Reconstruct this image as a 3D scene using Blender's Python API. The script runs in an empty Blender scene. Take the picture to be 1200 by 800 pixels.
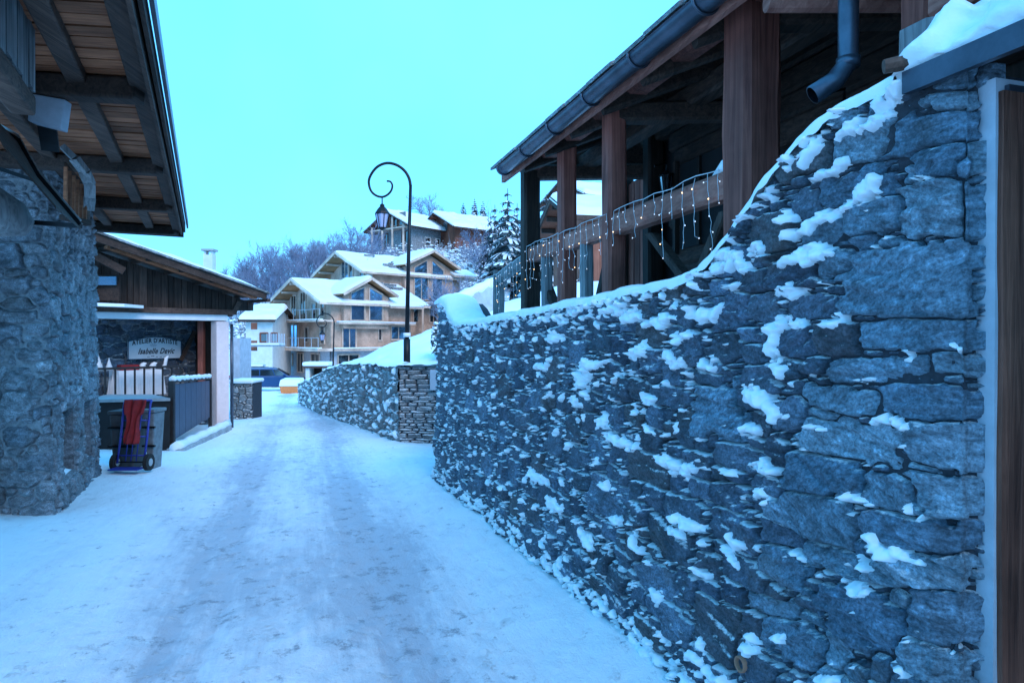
import bpy, math, random
import numpy as np
from mathutils import Vector, Matrix
R = math.radians
SC = bpy.context.scene
COL = SC.collection
EYE, F, HY = 1.65, 800.0, 395.0

# ------------------------------------------------------------------ camera
cam_d = bpy.data.cameras.new('camera'); cam = bpy.data.objects.new('camera', cam_d); COL.objects.link(cam)
cam_d.sensor_width = 36; cam_d.lens = 24; cam_d.clip_end = 6000; cam_d.clip_start = 0.05
cam.location = (0, 0, EYE); cam.rotation_euler = (R(90 - 0.36), 0, 0)
SC.camera = cam
# ------------------------------------------------------------------ world
SUN_EL, SUN_AZ = 38.0, 150.0          # azimuth clockwise from +Y (north)
w = bpy.data.worlds.new('World'); SC.world = w; w.use_nodes = True
nt = w.node_tree; nt.nodes.clear()
sky = nt.nodes.new('ShaderNodeTexSky'); sky.sky_type = 'NISHITA'; sky.sun_disc = False
sky.sun_elevation = R(SUN_EL); sky.sun_rotation = R(SUN_AZ); sky.altitude = 1200; sky.ozone_density = 2.0
mixs = nt.nodes.new('ShaderNodeMix'); mixs.data_type = 'RGBA'
cl = nt.nodes.new('ShaderNodeTexNoise'); cl.inputs['Scale'].default_value = 1.6; cl.inputs['Detail'].default_value = 5
rmp = nt.nodes.new('ShaderNodeValToRGB')
rmp.color_ramp.elements[0].position = 0.35; rmp.color_ramp.elements[0].color = (0.86, 5.7, 12.2, 1)
rmp.color_ramp.elements[1].position = 0.75; rmp.color_ramp.elements[1].color = (1.45, 6.2, 12.6, 1)
nt.links.new(cl.outputs['Fac'], rmp.inputs['Fac'])
mixs.inputs[0].default_value = 0.86
nt.links.new(sky.outputs[0], mixs.inputs[6]); nt.links.new(rmp.outputs[0], mixs.inputs[7])
bg = nt.nodes.new('ShaderNodeBackground'); bg.inputs['Strength'].default_value = 0.1
ow = nt.nodes.new('ShaderNodeOutputWorld')
nt.links.new(mixs.outputs[2], bg.inputs[0]); nt.links.new(bg.outputs[0], ow.inputs[0])
# ------------------------------------------------------------------ sun (overcast: soft and weak)
sd = bpy.data.lights.new('sun', 'SUN'); sd.energy = 0.95; sd.angle = R(34); sd.color = (1.0, 0.91, 0.90)
sun = bpy.data.objects.new('sun', sd); COL.objects.link(sun); sun.location = (6, -8, 14)
_dir = Vector((math.sin(R(SUN_AZ)) * math.cos(R(SUN_EL)), math.cos(R(SUN_AZ)) * math.cos(R(SUN_EL)), math.sin(R(SUN_EL))))
sun.rotation_euler = _dir.to_track_quat('Z', 'Y').to_euler()
vs = SC.view_settings
vs.view_transform = 'Standard'; vs.look = 'None'; vs.exposure = 1.08; vs.gamma = 1.0; vs.use_curve_mapping = False
SC.cycles.max_bounces = 5; SC.cycles.diffuse_bounces = 3; SC.cycles.glossy_bounces = 3
SC.cycles.transmission_bounces = 3; SC.cycles.use_denoising = True
SC.cycles.caustics_reflective = False; SC.cycles.caustics_refractive = False

# ------------------------------------------------------------------ helpers
rng = np.random.default_rng(7); random.seed(7)
def V(*a): return np.array(a, float)
def at(px, py, Y): return V((px - 600) / F * Y, Y, EYE + (HY - py) * Y / F)
def road_z(Y):
    Y = np.asarray(Y, float); t = np.clip(Y, -20, 52)
    return -0.042 * t + 0.0000 * t
def tag(o, label=None, cat=None, group=None, kind=None):
    if label: o['label'] = label
    if cat: o['category'] = cat
    if group: o['group'] = group
    if kind: o['kind'] = kind
    return o
def empty(name, loc, label=None, cat=None, group=None, rz=0):
    o = bpy.data.objects.new(name, None); COL.objects.link(o); o.location = tuple(float(c) for c in loc)
    o.rotation_euler.z = rz; o.empty_display_size = 0.2
    return tag(o, label, cat, group)
def world_loc(o):
    l = Vector(o.location); p = o.parent
    return l
def link(name, me, mat=None, parent=None, local=False):
    o = bpy.data.objects.new(name, me); COL.objects.link(o)
    if mat is not None and not me.materials: me.materials.append(mat)
    if parent is not None:
        o.parent = parent
        if not local:                      # vertices are in world coordinates
            m = Matrix.Translation(parent['_base']) if '_base' in parent else Matrix.Translation(parent.location)
            o.matrix_parent_inverse = m.inverted()
    return o
class MB:
    def __init__(s): s.v = []; s.f = []
    def quad(s, *pts):
        i = len(s.v); s.v += [tuple(p) for p in pts]; s.f.append(tuple(range(i, i + len(pts))))
    def hexa(s, p):                        # 8 points: bottom 4 ccw, top 4
        i = len(s.v); s.v += [tuple(q) for q in p]
        for a in ((3,2,1,0),(4,5,6,7),(0,1,5,4),(1,2,6,5),(2,3,7,6),(3,0,4,7)): s.f.append(tuple(i + k for k in a))
        return s
    def obox(s, o, ex, ey, ez):            # corner + three edge vectors
        o, ex, ey, ez = map(np.asarray, (o, ex, ey, ez))
        if np.dot(np.cross(ex, ey), ez) < 0: ex, ey = ey, ex
        return s.hexa([o, o+ex, o+ex+ey, o+ey, o+ez, o+ex+ez, o+ex+ey+ez, o+ey+ez])
    def box(s, x0, x1, y0, y1, z0, z1): return s.obox((x0,y0,z0), (x1-x0,0,0), (0,y1-y0,0), (0,0,z1-z0))
    def bar(s, a, b, wd, ht, up=(0,0,1)):  # rectangular bar between two centre points
        a, b = np.asarray(a, float), np.asarray(b, float); d = b - a; u = np.asarray(up, float)
        x = np.cross(d, u); x /= np.linalg.norm(x) + 1e-9; y = np.cross(x, d); y /= np.linalg.norm(y) + 1e-9
        return s.obox(a - x*wd/2 - y*ht/2, d, x*wd, y*ht)
    def tube(s, pts, rad, n=8, cap=True):
        pts = [np.asarray(p, float) for p in pts]; m = len(pts)
        rad = [rad]*m if np.isscalar(rad) else rad
        i0 = len(s.v); prev = None
        for k in range(m):
            t = pts[min(k+1, m-1)] - pts[max(k-1, 0)]; t = t / (np.linalg.norm(t) + 1e-9)
            if prev is None:
                a = V(0,0,1) if abs(t[2]) < 0.9 else V(1,0,0); x = np.cross(t, a)
            else: x = prev - t*np.dot(prev, t)
            x /= np.linalg.norm(x) + 1e-9; prev = x; y = np.cross(t, x)
            for j in range(n):
                an = 2*math.pi*j/n; s.v.append(tuple(pts[k] + (x*math.cos(an) + y*math.sin(an))*rad[k]))
        for k in range(m-1):
            for j in range(n):
                a = i0+k*n+j; b = i0+k*n+(j+1) % n; s.f.append((a, b, b+n, a+n))
        if cap:
            s.f.append(tuple(i0 + j for j in range(n))[::-1]); s.f.append(tuple(i0+(m-1)*n + j for j in range(n)))
        return s
    def prism(s, poly, ext):               # polygon (list of points) extruded by vector ext
        ext = np.asarray(ext, float); n = len(poly); i = len(s.v)
        poly = [np.asarray(p, float) for p in poly]
        nrm = sum((np.cross(poly[k]-poly[0], poly[k+1]-poly[0]) for k in range(1, n-1)), V(0,0,0))
        if np.dot(nrm, ext) > 0: poly = poly[::-1]
        s.v += [tuple(p) for p in poly] + [tuple(p+ext) for p in poly]
        s.f.append(tuple(range(i, i+n))); s.f.append(tuple(range(i+2*n-1, i+n-1, -1)))
        for k in range(n):
            a = i+k; b = i+(k+1) % n; s.f.append((b, a, a+n, b+n))
        return s
    def mesh(s, name, smooth=False):
        me = bpy.data.meshes.new(name); me.from_pydata([tuple(map(float, p)) for p in s.v], [], s.f); me.update()
        if smooth: me.polygons.foreach_set('use_smooth', [True]*len(me.polygons))
        return me
    def build(s, name, mat, parent=None, smooth=False, bevel=0, local=False):
        o = link(name, s.mesh(name, smooth), mat, parent, local)
        if bevel:
            b = o.modifiers.new('bevel', 'BEVEL'); b.width = bevel; b.segments = 2; b.limit_method = 'ANGLE'
        return o
def mesh_np(name, verts, quads, smooth=True):
    me = bpy.data.meshes.new(name); verts = np.asarray(verts, np.float32); quads = np.asarray(quads, np.int32)
    me.vertices.add(len(verts)); me.vertices.foreach_set('co', verts.ravel())
    me.loops.add(quads.size); me.loops.foreach_set('vertex_index', quads.ravel())
    k = quads.shape[1]; me.polygons.add(len(quads))
    me.polygons.foreach_set('loop_start', np.arange(0, quads.size, k, dtype=np.int32))
    me.polygons.foreach_set('use_smooth', np.full(len(quads), smooth))
    me.update(calc_edges=True); me.validate()
    return me
def copy_tree(o, parent=None):
    c = o.copy(); COL.objects.link(c); c.parent = parent
    for ch in list(o.children): copy_tree(ch, c)
    return c
# value noise -------------------------------------------------------
class Noise:
    def __init__(s, seed): s.t = np.random.default_rng(seed).random((256, 256))
    def n(s, x, y):
        x = np.asarray(x, float); y = np.asarray(y, float)
        xi = np.floor(x).astype(int); yi = np.floor(y).astype(int); fx = x-xi; fy = y-yi
        fx = fx*fx*fx*(fx*(fx*6-15)+10); fy = fy*fy*fy*(fy*(fy*6-15)+10); T = s.t
        a = T[xi & 255, yi & 255]; b = T[(xi+1) & 255, yi & 255]; c = T[xi & 255, (yi+1) & 255]; d = T[(xi+1) & 255, (yi+1) & 255]
        return (a*(1-fx)+b*fx)*(1-fy) + (c*(1-fx)+d*fx)*fy
    def fbm(s, x, y, o=4, g=0.5):
        r = 0; a = 1; t = 0
        for k in range(o): r = r + a*(s.n(x*2**k + 17.3*k, y*2**k + 9.1*k) - 0.5); t += a; a *= g
        return r / t * 2                    # about -1..1
NZ = Noise(3); NZ2 = Noise(11)
def sstep(a, b, x): t = np.clip((x-a)/(b-a), 0, 1); return t*t*(3-2*t)

# ------------------------------------------------------------------ materials
def mat_new(name):
    m = bpy.data.materials.new(name); m.use_nodes = True; nt = m.node_tree
    return m, nt, nt.nodes['Principled BSDF']
def N(nt, t, **kw):
    n = nt.nodes.new(t)
    for k, v in kw.items(): setattr(n, k, v)
    return n
def noise_tex(nt, scale, detail=5, rough=0.6, vec=None, dist=0.0):
    n = N(nt, 'ShaderNodeTexNoise'); n.inputs['Scale'].default_value = scale; n.inputs['Detail'].default_value = detail
    n.inputs['Roughness'].default_value = rough; n.inputs['Distortion'].default_value = dist
    if vec is not None: nt.links.new(vec, n.inputs['Vector'])
    return n
def ramp(nt, fac, stops):
    r = N(nt, 'ShaderNodeValToRGB'); cr = r.color_ramp
    while len(cr.elements) < len(stops): cr.elements.new(0.5)
    for e, (p, c) in zip(cr.elements, stops): e.position = p; e.color = (*c, 1) if len(c) == 3 else c
    nt.links.new(fac, r.inputs['Fac']); return r
def mixc(nt, fac, a, b, mode='MIX'):
    m = N(nt, 'ShaderNodeMix', data_type='RGBA', blend_type=mode)
    for s, v in ((0, fac), (6, a), (7, b)):
        if isinstance(v, (int, float)): m.inputs[s].default_value = v
        elif isinstance(v, tuple): m.inputs[s].default_value = (*v, 1)
        else: nt.links.new(v, m.inputs[s])
    return m.outputs[2]
def bump(nt, bsdf, h, strength, dist):
    b = N(nt, 'ShaderNodeBump'); b.inputs['Strength'].default_value = strength; b.inputs['Distance'].default_value = dist
    nt.links.new(h, b.inputs['Height']); nt.links.new(b.outputs[0], bsdf.inputs['Normal']); return b
def coords(nt): return N(nt, 'ShaderNodeTexCoord').outputs['Object']
def mapping(nt, vec, scale): 
    m = N(nt, 'ShaderNodeMapping'); m.inputs['Scale'].default_value = scale; nt.links.new(vec, m.inputs['Vector']); return m.outputs[0]
def simple(name, col, rough=0.7, metal=0.0, var=0.15, scale=8, bs=0.15, bd=0.01):
    m, nt, b = mat_new(name); n = noise_tex(nt, scale, 6, 0.65, coords(nt))
    lo = tuple(c*(1-var) for c in col); hi = tuple(min(1, c*(1+var)) for c in col)
    r = ramp(nt, n.outputs['Fac'], [(0.3, lo), (0.7, hi)]); nt.links.new(r.outputs[0], b.inputs['Base Color'])
    b.inputs['Roughness'].default_value = rough; b.inputs['Metallic'].default_value = metal
    if bs: bump(nt, b, n.outputs['Fac'], bs, bd)
    return m
def stone_mat(name, cols, strata=(4.5, 4.5, 13.0), scale=3.6, bs=0.9, bd=0.02, dust=0.0):
    m, nt, b = mat_new(name); co = coords(nt); oi = N(nt, 'ShaderNodeObjectInfo')
    c0 = ramp(nt, oi.outputs['Random'], [(i/(len(cols)-1), c) for i, c in enumerate(cols)]).outputs[0]
    ro = N(nt, 'ShaderNodeVectorRotate', rotation_type='AXIS_ANGLE'); ro.inputs['Axis'].default_value = (-0.95, -0.3, 0); an = N(nt, 'ShaderNodeMath', operation='MULTIPLY_ADD')
    nt.links.new(oi.outputs['Random'], an.inputs[0]); an.inputs[1].default_value = 1.1; an.inputs[2].default_value = -0.55; nt.links.new(an.outputs[0], ro.inputs['Angle']); nt.links.new(co, ro.inputs['Vector'])
    st = mapping(nt, ro.outputs[0], strata); n1 = noise_tex(nt, scale, 10, 0.70, st, 0.4); n2 = noise_tex(nt, 2.2, 3, 0.5, co)
    n3 = noise_tex(nt, 85, 4, 0.7, co); n5 = noise_tex(nt, 5.0, 5, 0.6, co)
    f = ramp(nt, n1.outputs['Fac'], [(0.30, (0.20,)*3), (0.45, (0.75,)*3), (0.58, (1.2,)*3), (0.74, (2.3,)*3)]).outputs[0]
    c = mixc(nt, 1.0, c0, f, 'MULTIPLY')
    rust = ramp(nt, n2.outputs['Fac'], [(0.58, (0,0,0)), (0.72, (0.5,)*3)]).outputs[0]; c = mixc(nt, rust, c, (0.13, 0.105, 0.09))
    f5 = ramp(nt, n5.outputs['Fac'], [(0.3, (0.55,)*3), (0.7, (1.5,)*3)]).outputs[0]; c = mixc(nt, 1.0, c, f5, 'MULTIPLY')
    f3 = ramp(nt, n3.outputs['Fac'], [(0.3, (0.45,)*3), (0.7, (1.6,)*3)]).outputs[0]; c = mixc(nt, 1.0, c, f3, 'MULTIPLY')
    lich = ramp(nt, noise_tex(nt, 12, 9, 0.78, co).outputs['Fac'], [(0.60, (0,0,0)), (0.70, (0.6,)*3)]).outputs[0]; c = mixc(nt, lich, c, (0.28, 0.35, 0.42))
    n4 = noise_tex(nt, 30, 10, 0.80, mapping(nt, ro.outputs[0], (1, 1, 2.4)), 0.3)
    if dust:
        ge = N(nt, 'ShaderNodeNewGeometry'); sx = N(nt, 'ShaderNodeSeparateXYZ'); nt.links.new(ge.outputs['Normal'], sx.inputs[0])
        du = N(nt, 'ShaderNodeMath', operation='MULTIPLY_ADD'); nt.links.new(n4.outputs['Fac'], du.inputs[0]); du.inputs[1].default_value = 1.6; nt.links.new(sx.outputs['Z'], du.inputs[2])
        dm = N(nt, 'ShaderNodeMapRange'); dm.inputs['From Min'].default_value = 1.32-dust; dm.inputs['From Max'].default_value = 1.55-dust; nt.links.new(du.outputs[0], dm.inputs['Value'])
        c = mixc(nt, dm.outputs[0], c, (0.85, 0.87, 0.89))
    nt.links.new(c, b.inputs['Base Color'])
    rr = ramp(nt, n1.outputs['Fac'], [(0.3, (0.5,)*3), (0.7, (0.85,)*3)]); nt.links.new(rr.outputs[0], b.inputs['Roughness'])
    ad = N(nt, 'ShaderNodeMath', operation='MULTIPLY_ADD'); nt.links.new(n4.outputs['Fac'], ad.inputs[0]); ad.inputs[1].default_value = 0.9
    nt.links.new(n1.outputs['Fac'], ad.inputs[2]); bump(nt, b, ad.outputs[0], bs, bd)
    return m
def wood_mat(name, lo, hi, axis='z', rough=0.75, var=0.5, sc=1.0, bs=0.5):
    m, nt, b = mat_new(name); co = coords(nt); oi = N(nt, 'ShaderNodeObjectInfo')
    k = {'x': (0.6, 14, 14), 'y': (14, 0.6, 14), 'z': (14, 14, 0.6)}[axis]
    off = N(nt, 'ShaderNodeVectorMath', operation='MULTIPLY_ADD'); cr = N(nt, 'ShaderNodeCombineXYZ')
    for i in range(3): nt.links.new(oi.outputs['Random'], cr.inputs[i])
    off.inputs[1].default_value = (23, 31, 17); nt.links.new(cr.outputs[0], off.inputs[0]); nt.links.new(co, off.inputs[2])
    n1 = noise_tex(nt, 1.6*sc, 7, 0.65, mapping(nt, off.outputs[0], k), 1.2)
    n2 = noise_tex(nt, 1.3*sc, 4, 0.6, off.outputs[0])
    c = ramp(nt, n1.outputs['Fac'], [(0.3, lo), (0.72, hi)]).outputs[0]
    f = ramp(nt, n2.outputs['Fac'], [(0.3, (0.55,)*3), (0.7, (1.35,)*3)]).outputs[0]; c = mixc(nt, 1.0, c, f, 'MULTIPLY')
    rv = ramp(nt, oi.outputs['Random'], [(0, (1-var,)*3), (1, (1+var*0.6,)*3)]).outputs[0]; c = mixc(nt, 1.0, c, rv, 'MULTIPLY')
    nt.links.new(c, b.inputs['Base Color']); b.inputs['Roughness'].default_value = rough; b.inputs['Specular IOR Level'].default_value = 0.25
    bump(nt, b, n1.outputs['Fac'], bs, 0.012); return m
def snow_mat(name, col=(0.86, 0.88, 0.90), s1=6, s2=60, bs=0.35):
    m, nt, b = mat_new(name); co = coords(nt); n1 = noise_tex(nt, s1, 6, 0.6, co); n2 = noise_tex(nt, s2, 3, 0.6, co)
    r = ramp(nt, n1.outputs['Fac'], [(0.3, tuple(c*0.93 for c in col)), (0.7, col)]); nt.links.new(r.outputs[0], b.inputs['Base Color'])
    b.inputs['Roughness'].default_value = 0.6; b.inputs['Specular IOR Level'].default_value = 0.2
    ad = N(nt, 'ShaderNodeMath', operation='MULTIPLY_ADD'); nt.links.new(n2.outputs['Fac'], ad.inputs[0]); ad.inputs[1].default_value = 0.3
    nt.links.new(n1.outputs['Fac'], ad.inputs[2]); bump(nt, b, ad.outputs[0], bs, 0.02); return m
def glass_mat(name, col=(0.03, 0.06, 0.1), rough=0.06):
    m, nt, b = mat_new(name); n = noise_tex(nt, 0.6, 2, 0.5, coords(nt))
    r = ramp(nt, n.outputs['Fac'], [(0.35, tuple(c*0.6 for c in col)), (0.65, tuple(c*1.6 for c in col))]); nt.links.new(r.outputs[0], b.inputs['Base Color'])
    b.inputs['Roughness'].default_value = rough; b.inputs['Specular IOR Level'].default_value = 1.0; b.inputs['IOR'].default_value = 1.8
    bump(nt, b, n.outputs['Fac'], 0.05, 0.02); return m
def emit_mat(name, col, st):
    m, nt, b = mat_new(name); b.inputs['Base Color'].default_value = (*col, 1)
    b.inputs['Emission Color'].default_value = (*col, 1); b.inputs['Emission Strength'].default_value = st; return m
M = {}
M['stone'] = stone_mat('slate_rubble', [(0.04,0.058,0.09),(0.115,0.155,0.21),(0.055,0.075,0.10),(0.155,0.205,0.27),(0.045,0.07,0.11),(0.11,0.11,0.12),(0.07,0.095,0.13),(0.13,0.18,0.25)], dust=-0.08)
M['stone_pale'] = stone_mat('dry_slate_slab', [(0.13,0.215,0.29),(0.21,0.31,0.38),(0.11,0.18,0.25),(0.25,0.345,0.41),(0.17,0.245,0.31)], dust=-0.25)
M['stone_far'] = stone_mat('slate_far', [(0.12,0.13,0.14),(0.24,0.25,0.26),(0.16,0.155,0.15),(0.28,0.29,0.30)], dust=0.0001)
M['stone_left'] = stone_mat('plastered_rubble', [(0.12,0.14,0.165),(0.22,0.24,0.265),(0.16,0.17,0.185),(0.29,0.31,0.335)], strata=(3.5,3.5,5.0), bs=0.8)
M['mortar'] = simple('mortar', (0.03, 0.035, 0.045), 0.95, 0, 0.45, 22, 0.7, 0.02)
M['mortar_l'] = simple('mortar_grey', (0.23, 0.24, 0.25), 0.95, 0, 0.4, 18, 0.8, 0.03)
M['snow'] = snow_mat('snow')
M['snow_roof'] = snow_mat('roof_snow', s1=2, s2=30)
M['wood_dk'] = wood_mat('dark_timber', (0.028,0.016,0.013), (0.13,0.075,0.055), 'y')
M['wood_dkz'] = wood_mat('dark_upright', (0.018,0.012,0.010), (0.085,0.055,0.042), 'z')
M['wood_red'] = wood_mat('red_brown_post', (0.13,0.034,0.026), (0.42,0.135,0.095), 'z', var=0.2)
M['old_post'] = wood_mat('old_post', (0.06,0.02,0.014), (0.30,0.11,0.07), 'z', var=0.1, sc=1.4, bs=0.9)
M['wood_rail'] = wood_mat('rail_timber', (0.24,0.08,0.06), (0.50,0.21,0.155), 'y', var=0.15)
M['plank'] = wood_mat('soffit_plank', (0.17,0.052,0.025), (0.45,0.165,0.08), 'x', var=0.35)
M['wood_grey'] = wood_mat('weathered_grey', (0.10,0.105,0.11), (0.34,0.34,0.34), 'z', var=0.25)
M['board_dk'] = wood_mat('gable_board', (0.02,0.012,0.01), (0.10,0.06,0.045), 'z', var=0.5)
M['pale_wood'] = wood_mat('pale_larch', (0.46,0.29,0.21), (0.70,0.48,0.37), 'x', var=0.12, sc=0.5, bs=0.2)
M['pale_trim'] = wood_mat('pale_trim', (0.56,0.40,0.31), (0.76,0.58,0.47), 'x', var=0.1, sc=0.5, bs=0.1)
M['soffit'] = wood_mat('orange_soffit', (0.36,0.16,0.075), (0.55,0.28,0.14), 'x', var=0.1, sc=0.5, bs=0.2)
M['far_red'] = wood_mat('far_red_wood', (0.16,0.05,0.03), (0.36,0.13,0.08), 'z', var=0.2, sc=0.4)
M['black'] = simple('black_iron', (0.012,0.012,0.014), 0.45, 0.6, 0.3, 20, 0.1)
M['zinc'] = simple('blue_grey_zinc', (0.085,0.10,0.13), 0.38, 0.75, 0.35, 5, 0.08)
M['steel'] = simple('painted_panel', (0.05,0.075,0.12), 0.5, 0.1, 0.2, 6, 0.05)
M['rail_mt'] = simple('dark_metal', (0.035,0.03,0.03), 0.55, 0.4, 0.3, 10, 0.1)
M['white'] = simple('white_paint', (0.74,0.73,0.74), 0.7, 0, 0.08, 5, 0.1)
M['pink'] = simple('pink_render', (0.74,0.58,0.56), 0.9, 0, 0.08, 9, 0.25)
M['render_w'] = simple('white_render', (0.62,0.62,0.60), 0.9, 0, 0.12, 2, 0.15)
M['concrete'] = simple('concrete', (0.32,0.33,0.34), 0.9, 0, 0.25, 4, 0.3)
M['plaster'] = simple('pale_plaster', (0.42,0.45,0.50), 0.9, 0, 0.2, 6, 0.3)
M['glass'] = glass_mat('sky_tinted_glass', (0.22,0.40,0.56)); M['glass'].node_tree.nodes['Principled BSDF'].inputs['Metallic'].default_value = 0.8  # blue base colour stands in for sky reflected in the panes
M['glass_dk'] = glass_mat('dark_glass', (0.012,0.016,0.02))
M['dark'] = simple('dark_interior', (0.012,0.011,0.012), 0.9, 0, 0.3, 5, 0)  # near-black colour standing in for shade in hollows, gaps and voids
M['cloth_w'] = simple('white_cloth', (0.78,0.76,0.78), 0.95, 0, 0.05, 12, 0.2)
M['red'] = simple('red_fabric', (0.24,0.012,0.016), 0.85, 0, 0.3, 14, 0.4, 0.02)
M['blue'] = simple('blue_paint', (0.02,0.035,0.28), 0.45, 0.1, 0.2, 10, 0.05)
M['bin'] = simple('grey_plastic', (0.15,0.175,0.19), 0.6, 0, 0.4, 9, 0.1)
M['bin_dk'] = simple('dark_plastic', (0.055,0.06,0.065), 0.6, 0, 0.3, 9, 0.1)
M['rubber'] = simple('rubber', (0.012,0.012,0.012), 0.85, 0, 0.2, 20, 0.1)
M['car_blue'] = simple('dark_blue_paint', (0.012,0.06,0.16), 0.28, 0.35, 0.1, 3, 0)
M['car_grey'] = simple('slate_paint', (0.05,0.07,0.09), 0.3, 0.3, 0.1, 3, 0)
M['rim'] = simple('alloy', (0.5,0.5,0.5), 0.35, 0.8, 0.1, 9, 0)
M['red_lamp'] = simple('red_lens', (0.45,0.02,0.02), 0.25, 0, 0.1, 9, 0)
M['orange'] = simple('orange_plastic', (0.72,0.22,0.06), 0.6, 0, 0.15, 9, 0.05)
M['terracotta'] = simple('clay_pot', (0.35,0.16,0.1), 0.85, 0, 0.2, 9, 0.2)
M['frost'] = simple('frosted_hazy_bark', (0.20,0.215,0.29), 0.9, 0, 0.45, 1.2, 0)  # frosted bark, its bluish tint partly standing in for distance haze
M['bark'] = simple('bark', (0.10,0.08,0.075), 0.95, 0, 0.4, 10, 0.4)
M['needle'] = simple('conifer_needles', (0.06,0.09,0.10), 0.85, 0, 0.5, 3, 0)
M['scrub'] = simple('frosted_twigs', (0.30,0.29,0.32), 0.95, 0, 0.5, 0.8, 0)
M['milk'] = simple('frosted_lamp_glass', (0.42,0.40,0.55), 0.3, 0, 0.08, 5, 0)
M['wire'] = simple('pale_wire', (0.66,0.66,0.68), 0.5, 0, 0.1, 20, 0)
M['bulb'] = emit_mat('warm_bulb', (1.0, 0.62, 0.28), 2.2)
M['bulbw'] = emit_mat('cool_bulb', (0.85, 0.92, 1.0), 0.5)
M['ink'] = simple('dark_ink', (0.02,0.02,0.03), 0.7, 0, 0.1, 30, 0)
M['sign'] = simple('sign_paint', (0.70,0.72,0.74), 0.65, 0, 0.06, 4, 0.05)
# ================================================================== SETTING: ground, road
RW_A, RW_S = 1.95, 0.31                    # near right wall: X = RW_A - RW_S*Y
def ground_sheet():
    xs = np.concatenate([-np.geomspace(2500, 30, 16), np.linspace(-26, 26, 27), np.geomspace(30, 2500, 16)])
    ys = np.concatenate([[-900, -200, -50], np.linspace(-20, 64, 43), np.geomspace(70, 3000, 18)])
    X, Y = np.meshgrid(xs, ys); Z = road_z(Y) - 0.16 - 0.15*NZ.fbm(X*0.05, Y*0.05)*0.3
    nx = len(xs); i = np.arange(len(ys)-1)[:, None]*nx + np.arange(nx-1)[None]
    q = np.stack([i, i+1, i+nx+1, i+nx], -1).reshape(-1, 4)
    o = link('ground', mesh_np('ground', np.stack([X, Y, Z], -1).reshape(-1, 3), q), M['snow_roof'])
    return tag(o, 'snow covered valley ground around the houses', kind='structure')
ground_sheet()

def road_mat():
    m, nt, b = mat_new('packed_snow'); co = coords(nt)
    mp = N(nt, 'ShaderNodeMapping', vector_type='TEXTURE'); mp.inputs['Rotation'].default_value = (0, 0, math.atan(0.31)); nt.links.new(co, mp.inputs['Vector']); al = mp.outputs[0]   # y runs along the lane
    a = N(nt, 'ShaderNodeAttribute', attribute_name='track').outputs['Fac']
    def mad(x, k, y):
        q = N(nt, 'ShaderNodeMath', operation='MULTIPLY_ADD'); nt.links.new(x, q.inputs[0])
        for sl, v in ((1, k), (2, y)):
            if isinstance(v, (int, float)): q.inputs[sl].default_value = v
            else: nt.links.new(v, q.inputs[sl])
        return q.outputs[0]
    n1 = noise_tex(nt, 1.1, 8, 0.68, mapping(nt, al, (1.0, 0.3, 1))).outputs['Fac']; n2 = noise_tex(nt, 9, 9, 0.72, mapping(nt, al, (1, 0.45, 1))).outputs['Fac']
    n3 = noise_tex(nt, 70, 4, 0.7, co).outputs['Fac']; stv = noise_tex(nt, 9, 5, 0.7, mapping(nt, al, (1.5, 0.06, 1))).outputs['Fac']
    w1 = mad(n1, 0.9, a); w1 = mad(n2, 0.55, w1); w1 = mad(stv, 0.35, w1)                     # about 0.9 clean .. 1.8 driven
    f = N(nt, 'ShaderNodeMapRange'); f.inputs['From Min'].default_value = 1.02; f.inputs['From Max'].default_value = 1.50; nt.links.new(w1, f.inputs['Value'])
    c = ramp(nt, f.outputs[0], [(0.0, (0.88,0.89,0.90)), (0.35, (0.80,0.815,0.84)), (0.7, (0.66,0.69,0.74)), (1.0, (0.50,0.53,0.59))]).outputs[0]
    g = noise_tex(nt, 5.5, 10, 0.80, mapping(nt, al, (1, 0.8, 1))).outputs['Fac']; gm = mad(a, 0.10, g)
    gr = ramp(nt, gm, [(0.60, (0,0,0)), (0.675, (0.85,)*3)]).outputs[0]
    c = mixc(nt, gr, c, (0.27, 0.29, 0.33))
    cl_ = noise_tex(nt, 4.2, 9, 0.78, co).outputs['Fac']; lr = ramp(nt, cl_, [(0.60, (0,0,0)), (0.66, (0.7,)*3)]).outputs[0]
    c = mixc(nt, lr, c, (0.90, 0.91, 0.92))                                                   # loose fresh crumbs of snow
    nt.links.new(c, b.inputs['Base Color']); b.inputs['Roughness'].default_value = 0.62; b.inputs['Specular IOR Level'].default_value = 0.25
    h = mad(n3, 0.3, n2); h = mad(lr, 0.25, h); bump(nt, b, h, 0.9, 0.03)
    return m
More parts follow.
